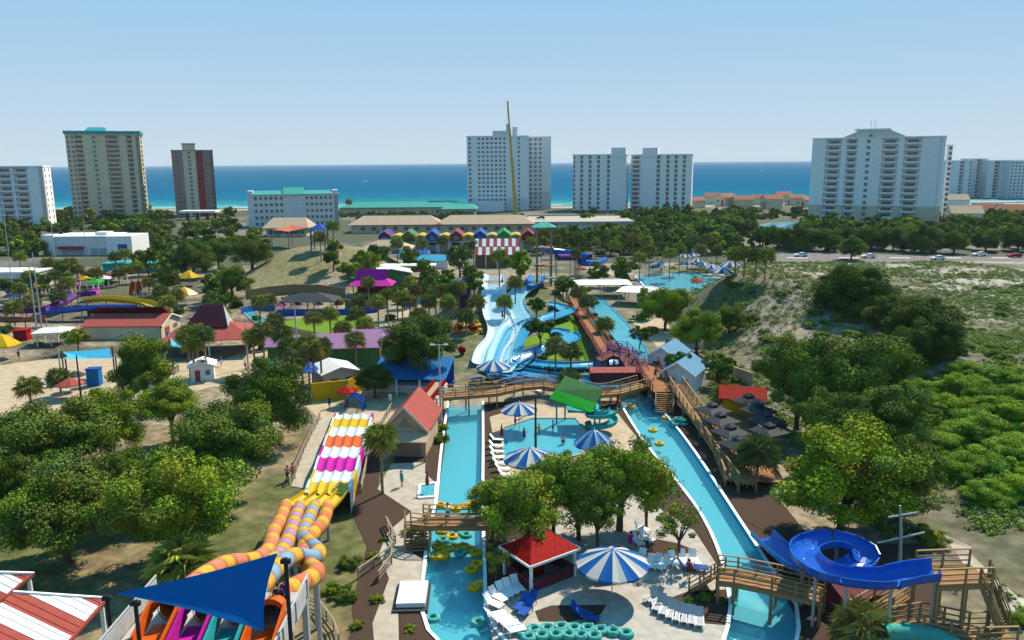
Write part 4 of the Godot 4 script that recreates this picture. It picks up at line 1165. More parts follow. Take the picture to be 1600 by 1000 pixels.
	for q in [[548, 885, 22], [520, 925, 20], [640, 835, 14], [540, 935, 24], [585, 870, 12], [590, 940, 14], [688, 690, 16], [690, 672, 14], [775, 690, 9], [773, 725, 9], [1050, 860, 10], [1100, 935, 14], [1125, 940, 12], [1075, 940, 10], [1460, 850, 26], [1440, 835, 22], [640, 985, 12], [560, 980, 14], [905, 555, 7], [958, 600, 10], [1130, 600, 22], [1115, 590, 18], [1200, 700, 18], [1215, 670, 16], [600, 845, 10], [800, 520, 8], [785, 512, 8], [850, 560, 9], [1590, 975, 26], [260, 905, 22]]:
		var p := G(q[0], q[1])
		bush(p, mpp(p) * q[2], ["leaf_mid", "leaf_bright", "leaf_olive"][tree_no % 3], "leafy garden shrub " + bed(q[0], q[1]), "garden shrubs " + bed(q[0], q[1]), 0.8)
	# palms: [foot x, foot y, height]
	for q in [[598, 772, 6.2, "leaning palm in the mulch bed beside the tan gabled building"], [890, 622, 3.0, "short palm in front of the green-roofed pool slide"]]:
		palm(q[0], q[1], q[2], q[3])
	palm_head(285, 880, 2.0, "low spreading palm on the grass behind the blue shade sail", "", 1.6)
	palm_head(1355, 985, 1.8, "low bushy palm at the foot of the teal tube slide", "", 1.4)
	palm_head(1185, 705, 3.2, "palm beside the thatched shades", "", 1.3)
	palm_head(1135, 615, 2.4, "palm beside the blue-roofed huts", "", 1.2)
	palm_head(45, 603, 4.0, "lone palm standing on the pale plaza", "", 1.0)
	palm_head(92, 588, 3.0, "palm beside the striped plaza kerb", "", 1.0)
	for q in [[292, 522, 7], [305, 517, 7], [318, 522, 7], [300, 535, 6], [410, 515, 7], [440, 520, 7], [405, 470, 5], [420, 468, 5], [450, 540, 6], [470, 545, 6], [488, 545, 7], [500, 540, 7], [515, 490, 5], [490, 495, 6], [558, 490, 6], [590, 470, 6], [605, 460, 6], [620, 455, 6], [628, 462, 6], [648, 452, 6], [660, 450, 6], [680, 455, 6], [692, 452, 6], [706, 452, 6], [716, 448, 6], [555, 530, 5], [735, 425, 6], [780, 398, 8], [868, 538, 5], [892, 548, 3.5], [788, 470, 4], [805, 440, 5], [900, 395, 8], [880, 440, 3], [640, 470, 5], [460, 560, 6], [480, 535, 7], [905, 455, 5], [918, 470, 5], [945, 505, 4], [745, 470, 5], [728, 492, 4], [570, 505, 5], [535, 512, 5], [430, 500, 5], [395, 525, 6], [655, 490, 5], [670, 470, 6], [640, 440, 6], [575, 440, 6], [560, 470, 5], [700, 470, 6]]:
		var w: String = "beside the coral pavilion" if q[0] < 400 else "in front of the lilac building" if q[0] < 560 and q[1] > 512 else "around the bright lawn" if q[0] < 560 else "along the walk behind the dark oak" if q[0] < 730 else "among the white slides"
		palm_head(q[0], q[1], q[2], "fan palm with slim trunk growing " + w, "fan palms " + w)
	for q in [[1015, 390, 8], [1035, 385, 8], [1047, 395, 8], [1062, 388, 8], [1075, 382, 8], [1010, 375, 8], [1095, 388, 7], [1120, 392, 6], [1150, 396, 5], [1164, 396, 5], [1182, 398, 5], [1197, 398, 5], [990, 372, 8], [1028, 370, 8], [880, 360, 7], [870, 372, 7], [905, 370, 7], [960, 382, 7], [850, 362, 7], [640, 372, 7], [620, 378, 7], [660, 380, 7], [690, 375, 7], [545, 315, 12], [500, 370, 7], [180, 400, 6], [195, 395, 6], [75, 410, 6], [95, 415, 6], [30, 400, 6], [110, 410, 6], [740, 382, 7], [830, 378, 7], [355, 360, 7], [340, 352, 7], [520, 352, 7], [1105, 372, 7], [1085, 375, 7], [1000, 402, 7], [930, 378, 7], [945, 372, 7]]:
		palm_head(q[0], q[1], q[2], "tall palm rising %s" % sector(q[0]), "tall palms %s" % sector(q[0]), 1.15)
# ---------- the park
func flume(called: String, label: String, pts: Array, w: float, h: float, m: String, legs := true, category := "water slide", water := true, section := 4.0) -> Node3D:
	var t := thing(called, label, category, Vector3(pts[0].x, gh(pts[0].x, pts[0].z), pts[0].z))
	var step := maxi(2, int(section / maxf(0.3, pts[0].distance_to(pts[1]))))
	var i := 0
	while i < pts.size() - 1:
		var e := mini(i + step, pts.size() - 1)
		part(t, "trough_section", MB.new().trough(pts.slice(i, e + 1), w, h, 0.08, 0.0, h > 0.5), M[m], true)
		if legs:
			var q: Vector3 = pts[i]
			var g := gh(q.x, q.z)
			if q.y - g > 0.7: part(t, "support", MB.new().rod(Vector3(q.x, g - 0.2, q.z), Vector3(q.x, q.y, q.z), 0.12, 7), M.steel, true)
		i = e
	if water:
		var b := MB.new()
		for k in pts.size() - 1:
			var d: Vector3 = pts[mini(k + 2, pts.size() - 1)] - pts[maxi(k - 1, 0)]
			d.y = 0
			var d2: Vector3 = pts[mini(k + 1, pts.size() - 1)] - pts[k]
			var x := d2.cross(Vector3.UP).normalized() * w * 0.4
			b.quad(pts[k] - x + Vector3(0, 0.1, 0), pts[k] + x + Vector3(0, 0.1, 0), pts[k + 1] + x + Vector3(0, 0.1, 0), pts[k + 1] - x + Vector3(0, 0.1, 0))
		part(t, "water", b, M.water, true)
	return t
func gcurve(px: Array, up: float, step := 1.5) -> Array:
	var o := []
	for q in px: o.append(G(q[0], q[1], up))
	return curve(o, step)
func at_px(px: float, py: float) -> Vector3:
	return G(px, py)
func wall_run(called: String, label: String, px: Array, h: float, m: String, category := "wall", th := 0.2) -> Node3D:
	var p := []
	for q in px: p.append(G(q[0], q[1]))
	var t := thing(called, label, category, p[0])
	for i in p.size() - 1:
		var k := maxi(1, int(p[i].distance_to(p[i + 1]) / 2.4))
		for j in k:
			var a: Vector3 = p[i].lerp(p[i + 1], float(j) / k); var b: Vector3 = p[i].lerp(p[i + 1], (j + 1.0) / k)
			a.y = gh(a.x, a.z) + h / 2; b.y = gh(b.x, b.z) + h / 2
			part(t, "panel", MB.new().beam(a, a.lerp(b, 0.985), th, h + 0.2), M[m], true)
			part(t, "post", MB.new().span(a + Vector3(-0.09, -h / 2 - 0.2, -0.14), a + Vector3(0.09, h / 2 + 0.12, 0.14)), M[m], true)
	return t
func sail(called: String, label: String, corners: Array, m: String, dip := 0.25, category := "shade sail", posts := true) -> Node3D:   # world corners
	var n := corners.size()
	var t := thing(called, label, category, Vector3(corners[0].x, gh(corners[0].x, corners[0].z), corners[0].z))
	var c := Vector3.ZERO
	for q in corners: c += q / n
	var b := MB.new()
	var k := 8
	var size: float = corners[0].distance_to(c)
	var pt := func(i: int, u: float, v: float) -> Vector3:   # u along edge, v from centre to edge
		var a: Vector3 = corners[i]; var d: Vector3 = corners[(i + 1) % n]
		var e := a.lerp(d, u)
		e = e.lerp(c, 0.09 * 4 * u * (1 - u))
		return c.lerp(e, v) - Vector3(0, dip * size * (1 - v) * 0.4, 0)
	for i in n:
		for x in k:
			for y in k:
				var u0 := float(x) / k; var u1 := (x + 1.0) / k; var v0 := float(y) / k; var v1 := (y + 1.0) / k
				b.quad(pt.call(i, u0, v0), pt.call(i, u1, v0), pt.call(i, u1, v1), pt.call(i, u0, v1))
	part(t, "fabric", b, M[m], true)
	if posts:
		for q in corners:
			var o: Vector3 = q + (q - c).normalized() * 0.3
			part(t, "post", MB.new().rod(Vector3(o.x, gh(o.x, o.z) - 0.2, o.z), o + Vector3(0, 0.2, 0), 0.12, 8), M.charcoal, true)
	return t
func mid_park() -> void:
	var t: Node3D
	rng.seed = 9
	# --- left midfield
	var p := at_px(198, 527)
	t = gable_house("red_roof_building", "long building with coral roof and maroon raised ridge", p - Vector3(0, 0, 3), PI / 2, 9, 15, 2.6, 1.5, "roof_red", "cream", "building")
	part(t, "upper_roof", MB.new().slab([Vector3(-0.5, 5.6, -7.2), Vector3(-0.5, 5.6, 6.6), Vector3(2.2, 3.8, 6.6), Vector3(2.2, 3.8, -7.2)], 0.2), M.maroon)
	p = at_px(325, 556)
	t = pavilion("red_roof_pavilion", "open pavilion with coral hipped roof and steep maroon top", p - Vector3(0, 0, 4), 0.15, 15, 11, 3.2, 2.2, 5.0, "roof_red")
	part(t, "upper_roof", MB.new().slab([Vector3(-4.5, 4.9, 2.5), Vector3(2.8, 4.9, 2.5), Vector3(1.8, 8.4, 0), Vector3(-2.0, 8.4, 0)], 0.15).slab([Vector3(-4.5, 4.9, -2.5), Vector3(2.8, 4.9, -2.5), Vector3(1.8, 8.4, 0), Vector3(-2.0, 8.4, 0)], 0.15), M.maroon)
	part(t, "gable_end", MB.new().plate([Vector3(2.85, 4.9, 2.4), Vector3(2.85, 4.9, -2.4), Vector3(1.85, 8.3, 0)], Vector3(-0.1, 0, 0)), M.grey)
	p = at_px(318, 592)
	t = gable_house("kiosk", "small white kiosk with curved sign board on the sandy plaza", p, 0.3, 3.4, 3.2, 2.5, 0.6, "white", "white", "kiosk")
	part(t, "sign_board", MB.new().box(Vector3(0.2, 3.2, 1.9), Vector3(1.5, 0.7, 0.1)), M.light_grey)
	part(t, "sign_emblem", MB.new().tube([Vector3(0.2, 3.2, 1.96), Vector3(0.2, 3.2, 2.0)], 0.28, 12), M.charcoal)
	p = at_px(86, 537)
	pavilion("shelter", "grey flat shelter roof beside the tall poles", p, 0.2, 5, 4, 2.6, 0.7, 2.0, "light_grey")
	p = at_px(36, 531)
	t = thing("red_booth", "small red cube booth on the left lawn", "booth", p, 0.1)
	box_part(t, "body", Vector3(-1.2, 0, -1), Vector3(1.2, 1.9, 1), "red")
	box_part(t, "roof", Vector3(-1.35, 1.9, -1.15), Vector3(1.35, 2.1, 1.15), "red")
	box_part(t, "hatch", Vector3(-0.7, 0.9, 1.0), Vector3(0.7, 1.6, 1.05), "maroon")
	p = at_px(108, 535)
	t = thing("sign_panel", "orange patterned hedge sign panel beside a clipped hedge", "sign", p)
	box_part(t, "panel", Vector3(0.6, 0.3, 0), Vector3(2.6, 2.6, 0.15), "amber")
	box_part(t, "post", Vector3(0.9, -0.1, -0.1), Vector3(1.05, 0.3, 0.0), "old_wood")
	t.rotation.y = 0.1
	for q in [[98, 556, 172, 548, 178, 560, 105, 562, "sail_cyan", "light blue shade sail over the plaza benches"], [262, 527, 285, 527, 296, 546, 268, 540, "sail_cyan", "light blue shade sail tucked beside the coral pavilion"]]:
		sail("shade_sail", q[9], [P(q[0], q[1] - 6, 3.6), P(q[2], q[3] - 4, 4.2), P(q[4], q[5], 3.4), P(q[6], q[7], 3.8)], q[8])
	for q in [[73, 437, "yellow"], [297, 447, "yellow"], [7, 560, "yellow"], [290, 476, "amber"]]:
		p = at_px(q[0], q[1])
		parasol(p, 3.0, 2.6, "yellow peaked canopy tent in the left rides area", "yellow canopy tents", 6, q[2], q[2], 0.6)
	p = at_px(112, 622)
	parasol(p, 2.0, 2.2, "faded red parasol at the edge of the oak grove", "", 8, "roof_red", "roof_red", 0.4)
	p = at_px(120, 610)
	parasol(p, 1.5, 2.4, "dark grey parasol beside the faded red parasol", "", 8, "charcoal", "charcoal", 0.4)
	p = at_px(544, 634)
	parasol(p, 1.5, 2.2, "small red parasol below the yellow wall", "", 8, "red", "red", 0.4)
	# flumes of the left
	flume("yellow_flume", "long yellow flume running along the left rides", pxcurve([[135, 472, 3], [165, 470, 3.2], [195, 472, 3.0], [225, 476, 2.6], [240, 482, 2.0], [248, 490, 1.0]], 2), 3.0, 0.9, "yellow")
	flume("blue_flume", "long blue flume below the yellow flume", pxcurve([[245, 495, 1.2], [220, 484, 1.8], [190, 484, 2.2], [150, 484, 2.2], [110, 488, 1.8], [70, 492, 1.2]], 2), 2.6, 0.9, "slide_blue")
	flume("purple_flume", "dark purple flume curving beside the tall poles", pxcurve([[145, 462, 2.2], [120, 464, 2.0], [95, 478, 1.8], [60, 488, 1.4], [5, 488, 1.2]], 2), 2.4, 0.9, "purple")
	flume("rust_flume", "rust coloured flume at the left photo edge", pxcurve([[72, 500, 1.4], [40, 503, 1.2], [0, 502, 1.0], [-30, 500, 1.0]], 2), 2.4, 0.8, "terracotta")
	for x in [207, 217]:
		flume("orange_flume", "steep orange chute side by side with its twin", pxcurve([[x + 4, 440, 4.5], [x + 2, 447, 3.2], [x, 455, 1.6], [x - 2, 461, 0.6]], 1.2), 1.5, 0.6, "orange").set_meta("group", "steep orange chutes")
	p = at_px(228, 424)
	t = thing("pool_platform", "teal raised pool platform with railings among trees", "platform", p)
	box_part(t, "base_wall", Vector3(-12, -0.2, -5), Vector3(10, 2.6, 3), "teal")
	box_part(t, "rim", Vector3(-12.3, 2.6, -5.3), Vector3(10.3, 3.0, 3.3), "turquoise")
	for x in range(-11, 11, 3): box_part(t, "rail_post", Vector3(x, 3.0, 3.0), Vector3(x + 0.12, 4.0, 3.12), "teal")
	box_part(t, "top_rail", Vector3(-12, 4.0, 3.0), Vector3(10, 4.1, 3.12), "teal")
	for q in [[132, 447, "yellow"], [150, 452, "green_bright"], [160, 446, "light_grey"], [112, 456, "magenta"], [146, 470, "magenta"], [27, 472, "blue"], [38, 468, "yellow"], [65, 460, "yellow"], [185, 440, "roof_red"], [180, 436, "pink"]]:
		p = at_px(q[0], q[1])
		pavilion("ride_canopy", {"yellow": "yellow", "green_bright": "green", "light_grey": "pale grey", "magenta": "magenta", "blue": "blue", "roof_red": "coral", "pink": "pink"}[q[2]] + " small ride canopy among the left flumes", p, R(-0.4, 0.4), R(2.5, 4), R(2.5, 3.5), 2.0, 0.9, 0.5, q[2], "white", "", "ride canopy", 0.3).set_meta("group", "ride canopies among the left flumes")
	wall_run("grey_wall", "dark grey retaining wall beside the blue flume", [[138, 495], [165, 498], [165, 505]], 2.6, "charcoal")
	# --- mound and middle left
	wall_run("fence", "brown board fence at the foot of the grassy mound", [[385, 468], [420, 462], [460, 458], [500, 459], [540, 464]], 2.2, "tan_wall", "fence")
	wall_run("fence", "brown board fence stepping forward beside the magenta pavilion", [[540, 482], [575, 484], [605, 482]], 2.0, "tan_wall", "fence")
	p = at_px(583, 463)
	t = pavilion("magenta_pavilion", "magenta two-tier roofed stand beside the grassy mound", p, 0, 9, 6, 3.2, 1.6, 6.5, "magenta", "maroon", "", "pavilion", 0.9)
	part(t, "upper_roof", MB.new().slab([Vector3(-3.8, 4.4, 0.9), Vector3(3.8, 4.4, 0.9), Vector3(3.7, 6.8, -0.6), Vector3(-3.7, 6.8, -0.6)], 0.12), M.magenta)
	part(t, "counter", MB.new().box(Vector3(0, 0.6, 1), Vector3(8.4, 1.2, 3)), M.tan_wall)
	part(t, "back_wall", MB.new().box(Vector3(0, 1.6, -2.7), Vector3(8.6, 3.2, 0.15)), M.brick_red)
	p = at_px(486, 485)
	pavilion("dark_pavilion", "low charcoal hipped pavilion in front of the mound fence", p, 0, 11, 6, 2.6, 1.7, 3.5, "charcoal", "charcoal", "", "pavilion", 0.8)
	for q in [[440, 490, "magenta"], [465, 489, "magenta"], [498, 489, "lilac"]]:
		p = at_px(q[0], q[1])
		parasol(p, 1.2, 2.0, "small magenta shade beside the charcoal pavilion", "small magenta shades", 8, q[2], q[2], 0.4)
	wall_run("blue_barrier", "blue barrier wall along the garden stream", [[378, 490], [400, 484], [430, 486]], 1.2, "metal_blue")
	wall_run("blue_barrier", "long blue barrier behind the bright lawn", [[440, 494], [490, 492], [540, 492], [590, 488]], 1.2, "blue")
	wall_run("blue_barrier", "blue barrier climbing towards the striped awning", [[632, 486], [660, 474], [700, 460], [722, 452]], 1.3, "metal_blue")
	p = at_px(610, 442)
	gable_house("green_shed", "green walled shed with white arched roof behind the magenta pavilion", p, 0.2, 11, 8, 3.2, 1.2, "white", "green_wall", "shed")
	p = at_px(606, 402)
	pavilion("pale_roof_stand", "pale pink hipped roof stand near the shopfronts", p, 0, 14, 9, 3.0, 2.6, 4, "tan_roof", "white", "", "stand", 1)
	p = at_px(615, 424)
	t = thing("boat_stage", "long white and coral boat shaped stage", "stage", p)
	box_part(t, "hull", Vector3(-11, 0, -2), Vector3(12, 1.6, 2), "roof_red")
	box_part(t, "deck", Vector3(-11.3, 1.6, -2.3), Vector3(12.3, 2.0, 2.3), "white")
	for q in [[648, 410, "metal_blue"], [678, 418, "sail_cyan"]]:
		p = at_px(q[0], q[1])
		gable_house("blue_roof_stand", "bright blue roofed stand near the shopfronts", p, PI / 2, 5, 9, 2.6, 1.4, q[2], "white", "stand").set_meta("group", "blue stands near the shopfronts")
	sail("shade_sail", "pale green shade sail beside the white slides", [P(716, 446, 3.5), P(736, 440, 4), P(744, 443, 3.5), P(730, 450, 3)], "turquoise")
	sail("shade_sail", "orange shade sail above the mound", [P(425, 359, 7), P(455, 352, 8), P(485, 355, 8), P(450, 362, 7)], "orange")
	p = at_px(500, 392)
	t = thing("play_tower", "yellow and blue play tower with slide on top of the mound", "play tower", p)
	for x in [-2, 2]:
		for z in [-2, 2]: box_part(t, "post", Vector3(x - 0.15, -0.2, z - 0.15), Vector3(x + 0.15, 6.5, z + 0.15), "blue")
	box_part(t, "platform", Vector3(-2.2, 3, -2.2), Vector3(2.2, 3.3, 2.2), "yellow")
	part(t, "slide", MB.new().trough([Vector3(2.2, 3.2, 0), Vector3(4, 1.6, 0.4), Vector3(6, 0.3, 0.6)], 1.2, 0.6), M.yellow)
	for m in hip_roof(5, 5, 1.6, 0.1): part(t, "roof_slope", m, M.blue).position.y = 6.4
	# lilac building group
	p = at_px(545, 566)
	gable_house("lilac_building", "green walled building with lilac roof behind palms", p, PI / 2 + 0.08, 7, 11, 3.4, 1.6, "lilac", "green_wall", "building")
	p = at_px(585, 556)
	gable_house("lilac_building", "smaller lilac roofed annex beside the dark oak", p, PI / 2 + 0.1, 6, 6.5, 3.2, 1.5, "lilac", "green_wall", "building")
	p = at_px(458, 562)
	gable_house("lilac_building", "lilac roofed stand half hidden by palms", p, PI / 2, 5, 7, 3.0, 1.2, "lilac", "green_wall", "building")
	p = at_px(452, 605)
	t = thing("blue_canopy", "deep blue flat canopy with slatted top in front of palms", "canopy", p, 0.1)
	for k in 8: part(t, "slat", MB.new().box(Vector3(-4 + k * 1.15, 3.2 - k * 0.04, 0), Vector3(1.0, 0.12, 6.5)), M.blue)
	for x in [-4, 4]:
		for z in [-3, 3]: box_part(t, "post", Vector3(x - 0.12, -0.2, z - 0.12), Vector3(x + 0.12, 3.0, z + 0.12), "blue")
	p = at_px(525, 603)
	t = gable_house("grey_shed", "weathered grey metal shed with low gable roof", p, 0.5, 5.2, 6, 2.8, 0.8, "light_grey", "grey", "shed", "grey")
	wall_run("yellow_wall", "tall bright yellow wall beside the rainbow slide landing", [[488, 628], [545, 622], [567, 610]], 2.6, "yellow", "wall")
	p = at_px(640, 617)
	t = thing("blue_roof_building", "open stand with bright blue ribbed metal roof", "building", p, -0.12)
	for k in 16:
		part(t, "roof_panel", MB.new().slab([Vector3(-5.6 + k * 0.7, 2.7, 1.2), Vector3(-4.93 + k * 0.7, 2.7, 1.2), Vector3(-4.93 + k * 0.7, 4.3, -6), Vector3(-5.6 + k * 0.7, 4.3, -6)], 0.1), M.metal_blue)
	for x in [-5, -1.7, 1.7, 5]: box_part(t, "post", Vector3(x - 0.1, -0.1, 0.6), Vector3(x + 0.1, 2.7, 0.8), "white")
	box_part(t, "back_wall", Vector3(-5.5, -0.1, -5.8), Vector3(5.5, 4.0, -5.6), "blue")
	box_part(t, "counter", Vector3(-5, 0, -3), Vector3(5, 1.1, -1), "light_grey")
	# tan gabled building with red roof and flume ramp
	p = at_px(640, 712)
	t = gable_house("tan_building", "tan gabled rental building with coral roof beside the near river", p - Vector3(0, 0, 3.5), -0.1, 4.6, 7.5, 3.6, 2.4, "roof_red", "tan_roof", "building", "cream", 0.5, false)
	part(t, "porch_roof", MB.new().slab([Vector3(-2.9, 3.1, 3.8), Vector3(2.9, 3.1, 3.8), Vector3(2.9, 2.5, 5.8), Vector3(-2.9, 2.5, 5.8)], 0.12), M.tan_roof)
	for x in [-2.6, 2.6]: box_part(t, "porch_post", Vector3(x - 0.1, -0.1, 5.4), Vector3(x + 0.1, 2.5, 5.6), "tan_wall")
	part(t, "double_door", MB.new().box(Vector3(0, 1.2, 3.77), Vector3(3.6, 2.4, 0.06)), M.old_wood)
	part(t, "vent", MB.new().plate([Vector3(-0.9, 3.5, 3.79), Vector3(0.9, 3.5, 3.79), Vector3(0, 4.7, 3.79)], Vector3(0, 0, -0.03)), M.old_wood)
	t = thing("ramp", "tan ramp with red sides climbing behind the coral roof", "ramp", at_px(625, 690))
	for k in 2:
		var a := P(617 + k * 47, 690 - k * 62, 0.4 + k * 2.2); var b := P(660 + k * 28, 632 - k * 34, 2.6 + k * 1.2)
		part(t, "ramp_deck", MB.new().beam(a, b, 1.4, 0.15), M.tan_roof, true)
		for s in [-0.75, 0.75]: part(t, "ramp_side", MB.new().beam(a + Vector3(s, 0.35, 0), b + Vector3(s, 0.35, 0), 0.1, 0.7), M[["cream", "red"][k]], true)
		part(t, "support", MB.new().rod(Vector3(b.x, -0.2, b.z), b, 0.12), M.old_wood, true)
	p = at_px(555, 640)
	t = thing("spray_tunnel", "blue arched hoop tunnel at the head of the rainbow lanes", "tunnel", p)
	for k in 5: part(t, "hoop", MB.new().tube([Vector3(-1.3, 0, k * 0.5 - 1), Vector3(-1.1, 1.3, k * 0.5 - 1), Vector3(-0.4, 2.0, k * 0.5 - 1), Vector3(0.4, 2.0, k * 0.5 - 1), Vector3(1.1, 1.3, k * 0.5 - 1), Vector3(1.3, 0, k * 0.5 - 1)], 0.09, 6), M.blue)
	for x in [-1.1, 1.1]: part(t, "bar", MB.new().rod(Vector3(x, 1.3, -1.1), Vector3(x, 1.3, 1.1), 0.07), M.blue)
	# playground
	for q in [[725, 478, "purple", 4.5], [717, 470, "teal", 3.5]]:
		p = at_px(q[0], q[1])
		t = thing("play_house", {"purple": "purple peaked play house on dark rock base", "teal": "teal play tower beside the purple play house"}[q[2]], "play house", p)
		box_part(t, "rock_base", Vector3(-1.8, -0.1, -1.5), Vector3(1.8, 2.0, 1.5), "charcoal")
		box_part(t, "cabin", Vector3(-1.3, 2.0, -1.2), Vector3(1.3, q[3], 1.2), q[2])
		for m in hip_roof(3.4, 3.0, 1.4, 0.1): part(t, "roof_slope", m, M[q[2]]).position.y = q[3]
	for q in [[722, 508, "yellow", "blue"], [732, 510, "yellow", "yellow"], [738, 520, "yellow", "red"], [745, 517, "yellow", "yellow"], [716, 520, "orange", "red"], [597, 553, "yellow", "red"]]:
		p = at_px(q[0], q[1])
		t = thing("play_structure", "low %s and %s tubular spray play structure on the playground" % [q[2], q[3]], "play structure", p, R(0, 3), "spray structures on the playground")
		for s in [-1, 1]: part(t, "arch", MB.new().tube([Vector3(s * 1.0, 0, -0.5), Vector3(s * 0.9, 1.2, -0.4), Vector3(s * 0.4, 1.7, 0), Vector3(0, 1.8, 0)], 0.18, 7), M[q[2]])
		part(t, "drum", MB.new().rod(Vector3(-0.7, 1.0, 0.2), Vector3(0.7, 1.0, 0.2), 0.45, 10), M[q[3]])
		part(t, "foot", MB.new().box(Vector3(0, 0.1, 0), Vector3(2.2, 0.3, 1.2)), M[q[2]])
	p = at_px(722, 555)
	t = thing("ball_fountain", "glossy red ball on a short stand beside the dark oak", "fountain", p)
	var ball := SphereMesh.new()
	ball.radius = 0.7; ball.height = 1.4
	part(t, "ball", ball, M.red).position.y = 1.0
	part(t, "stand", MB.new().rod(Vector3(0, -0.1, 0), Vector3(0, 0.5, 0), 0.35, 8), M.charcoal)
	# --- striped awning and tower at the head of the slides
	var a0 := P(742, 418, 0); var a1 := P(812, 418, 0)
	t = thing("striped_awning_building", "ticket building under a red and white striped awning", "building", Vector3((a0.x + a1.x) / 2, 0, a0.z - 2))
	var aw := a1.x - a0.x
	for k in 12:
		for row in 2:
			var x0 := -aw / 2 + k * aw / 12; var x1 := x0 + aw / 12 - 0.03
			var y: float = [4.2, 6.6][row]
			part(t, "awning_stripe", MB.new().slab([Vector3(x0, y, 3.4 - row * 3), Vector3(x1, y, 3.4 - row * 3), Vector3(x1, y + 2.2, 0.6 - row * 3), Vector3(x0, y + 2.2, 0.6 - row * 3)], 0.08), M[["stripe_red", "white"][(k + row) % 2]])
	box_part(t, "wall", Vector3(-aw / 2, -0.2, -6), Vector3(aw / 2, 6.4, -1), "tan_wall")
	for k in 5: box_part(t, "post", Vector3(-aw / 2 + k * aw / 4 - 0.12, -0.2, 3.0), Vector3(-aw / 2 + k * aw / 4 + 0.12, 4.2, 3.24), "white")
	# white multi-lane slides on the hill
	flume("white_slide", "broad white open slide winding down the hill beside the playground", gcurve([[772, 430], [772, 445], [772, 470], [776, 495], [784, 515], [782, 532], [768, 550], [762, 570]], 0.45), 5.2, 0.7, "slide_white", false)
	flume("white_slide", "pale turquoise open slide winding down from the small blue top pool", gcurve([[832, 446], [812, 460], [804, 472], [808, 486], [815, 498], [800, 512], [790, 530], [782, 552], [778, 572]], 0.5), 4.0, 0.7, "slide_pale", false)
	flume("pale_slide", "pale blue slide sweeping around the dark garden tree", gcurve([[858, 478], [876, 482], [882, 490], [862, 498], [836, 505], [815, 516], [803, 535], [796, 556], [790, 574]], 0.5), 4.2, 0.6, "flume_blue", false)
	flume("pale_slide", "pale blue slide making a hairpin through the bright lawn", gcurve([[860, 520], [880, 521], [892, 530], [880, 539], [856, 546], [832, 555], [812, 566], [800, 578]], 0.4), 3.6, 0.6, "flume_blue", false)
	flume("white_slide", "white lane joining the slides below the lawn", gcurve([[838, 556], [815, 562], [796, 572], [790, 582]], 0.5), 2.6, 0.6, "slide_white", false)
	flume("curved_channel", "blue curved channel bounding the front of the lawn", gcurve([[814, 562], [828, 570], [860, 574], [900, 575], [945, 572], [972, 567]], 0.2), 3.6, 0.6, "flume_blue", false, "water channel")
	flume("wide_channel", "wide pale blue run-out channel below the slides", gcurve([[770, 574], [800, 584], [850, 592], [900, 597], [950, 600], [1005, 598]], 0.2), 5.5, 0.5, "flume_blue", false, "water channel")
	flume("wide_channel", "outer pale blue run-out channel beside the boardwalk", gcurve([[800, 594], [850, 602], [900, 607], [930, 606]], 0.15), 3.0, 0.5, "flume_blue", false, "water channel")
	flume("blue_chute", "small blue chute feeding the white slides", gcurve([[840, 432], [836, 442], [826, 452]], 0.8), 4.0, 0.8, "metal_blue", false)
	# purple blue tube slides behind
	for q in [[[[846, 388, 8], [860, 392, 7.6], [880, 394, 7], [900, 397, 6.5], [922, 402, 6]], "slide_blue", "blue enclosed slide arching behind the wooden tower"], [[[870, 402, 6.5], [890, 402, 6], [908, 402, 5], [922, 408, 4]], "purple", "purple enclosed slide crossing below the blue one"], [[[905, 410, 4.5], [920, 411, 4], [935, 411, 3.5], [945, 406, 3]], "slide_blue", "short blue slide end beside the wave pool"]]:
		var pts := pxcurve(q[0], 1.5)
		t = thing("tube_slide", q[2], "water slide", Vector3(pts[0].x, 0, pts[0].z))
		for i in range(0, pts.size() - 1, 3): part(t, "tube_section", MB.new().tube(pts.slice(i, mini(i + 4, pts.size())), 0.95, 10, false), M[q[1]], true)
		for i in range(0, pts.size(), 4): part(t, "support", MB.new().rod(Vector3(pts[i].x, -0.2, pts[i].z), pts[i], 0.15), M.steel, true)
	p = at_px(850, 442)
	t = thing("wooden_tower", "tall slim wooden launch tower at the head of the slides", "tower", p)
	for x in [-1.6, 1.6]:
		for z in [-1.6, 1.6]: box_part(t, "post", Vector3(x - 0.2, -1, z - 0.2), Vector3(x + 0.2, 13, z + 0.2), "old_wood")
	for y in [4.0, 8.0]: box_part(t, "platform", Vector3(-2.2, y, -2.2), Vector3(2.2, y + 0.25, 2.2), "wood")
	for m in hip_roof(5.4, 5.4, 1.2, 0.2): part(t, "roof_slope", m, M.turquoise).position.y = 12.9
	# orange ramp and purple stairs
	t = walkway("orange_ramp", "long orange boarded ramp climbing beside the lawn", "ramp", [G(953, 560, 2.2), G(935, 530, 2.2), G(918, 505, 1.8), G(905, 485, 1.4), G(896, 466, 1.2)], 2.6, "deck_orange", "maroon", [true, true], false)
	t = walkway("purple_stair", "purple railed stair landing beside the orange ramp", "stairs", [P(935, 562, 2.6), P(955, 552, 3.4), P(975, 556, 3.0), P(992, 578, 1.6)], 2.2, "deck_orange", "purple")
	t = walkway("purple_stair", "second purple railed stair above the maroon shed", "stairs", [P(955, 545, 3.6), P(975, 545, 3.2), P(998, 570, 1.8), P(1004, 588, 1.0)], 1.8, "deck_orange", "purple")
	p = at_px(966, 596)
	gable_house("maroon_shed", "low maroon flat shed under the purple stairs", p, PI / 2, 3, 8.5, 1.8, 0.4, "roof_red", "maroon", "shed", "maroon", 0.2, false)
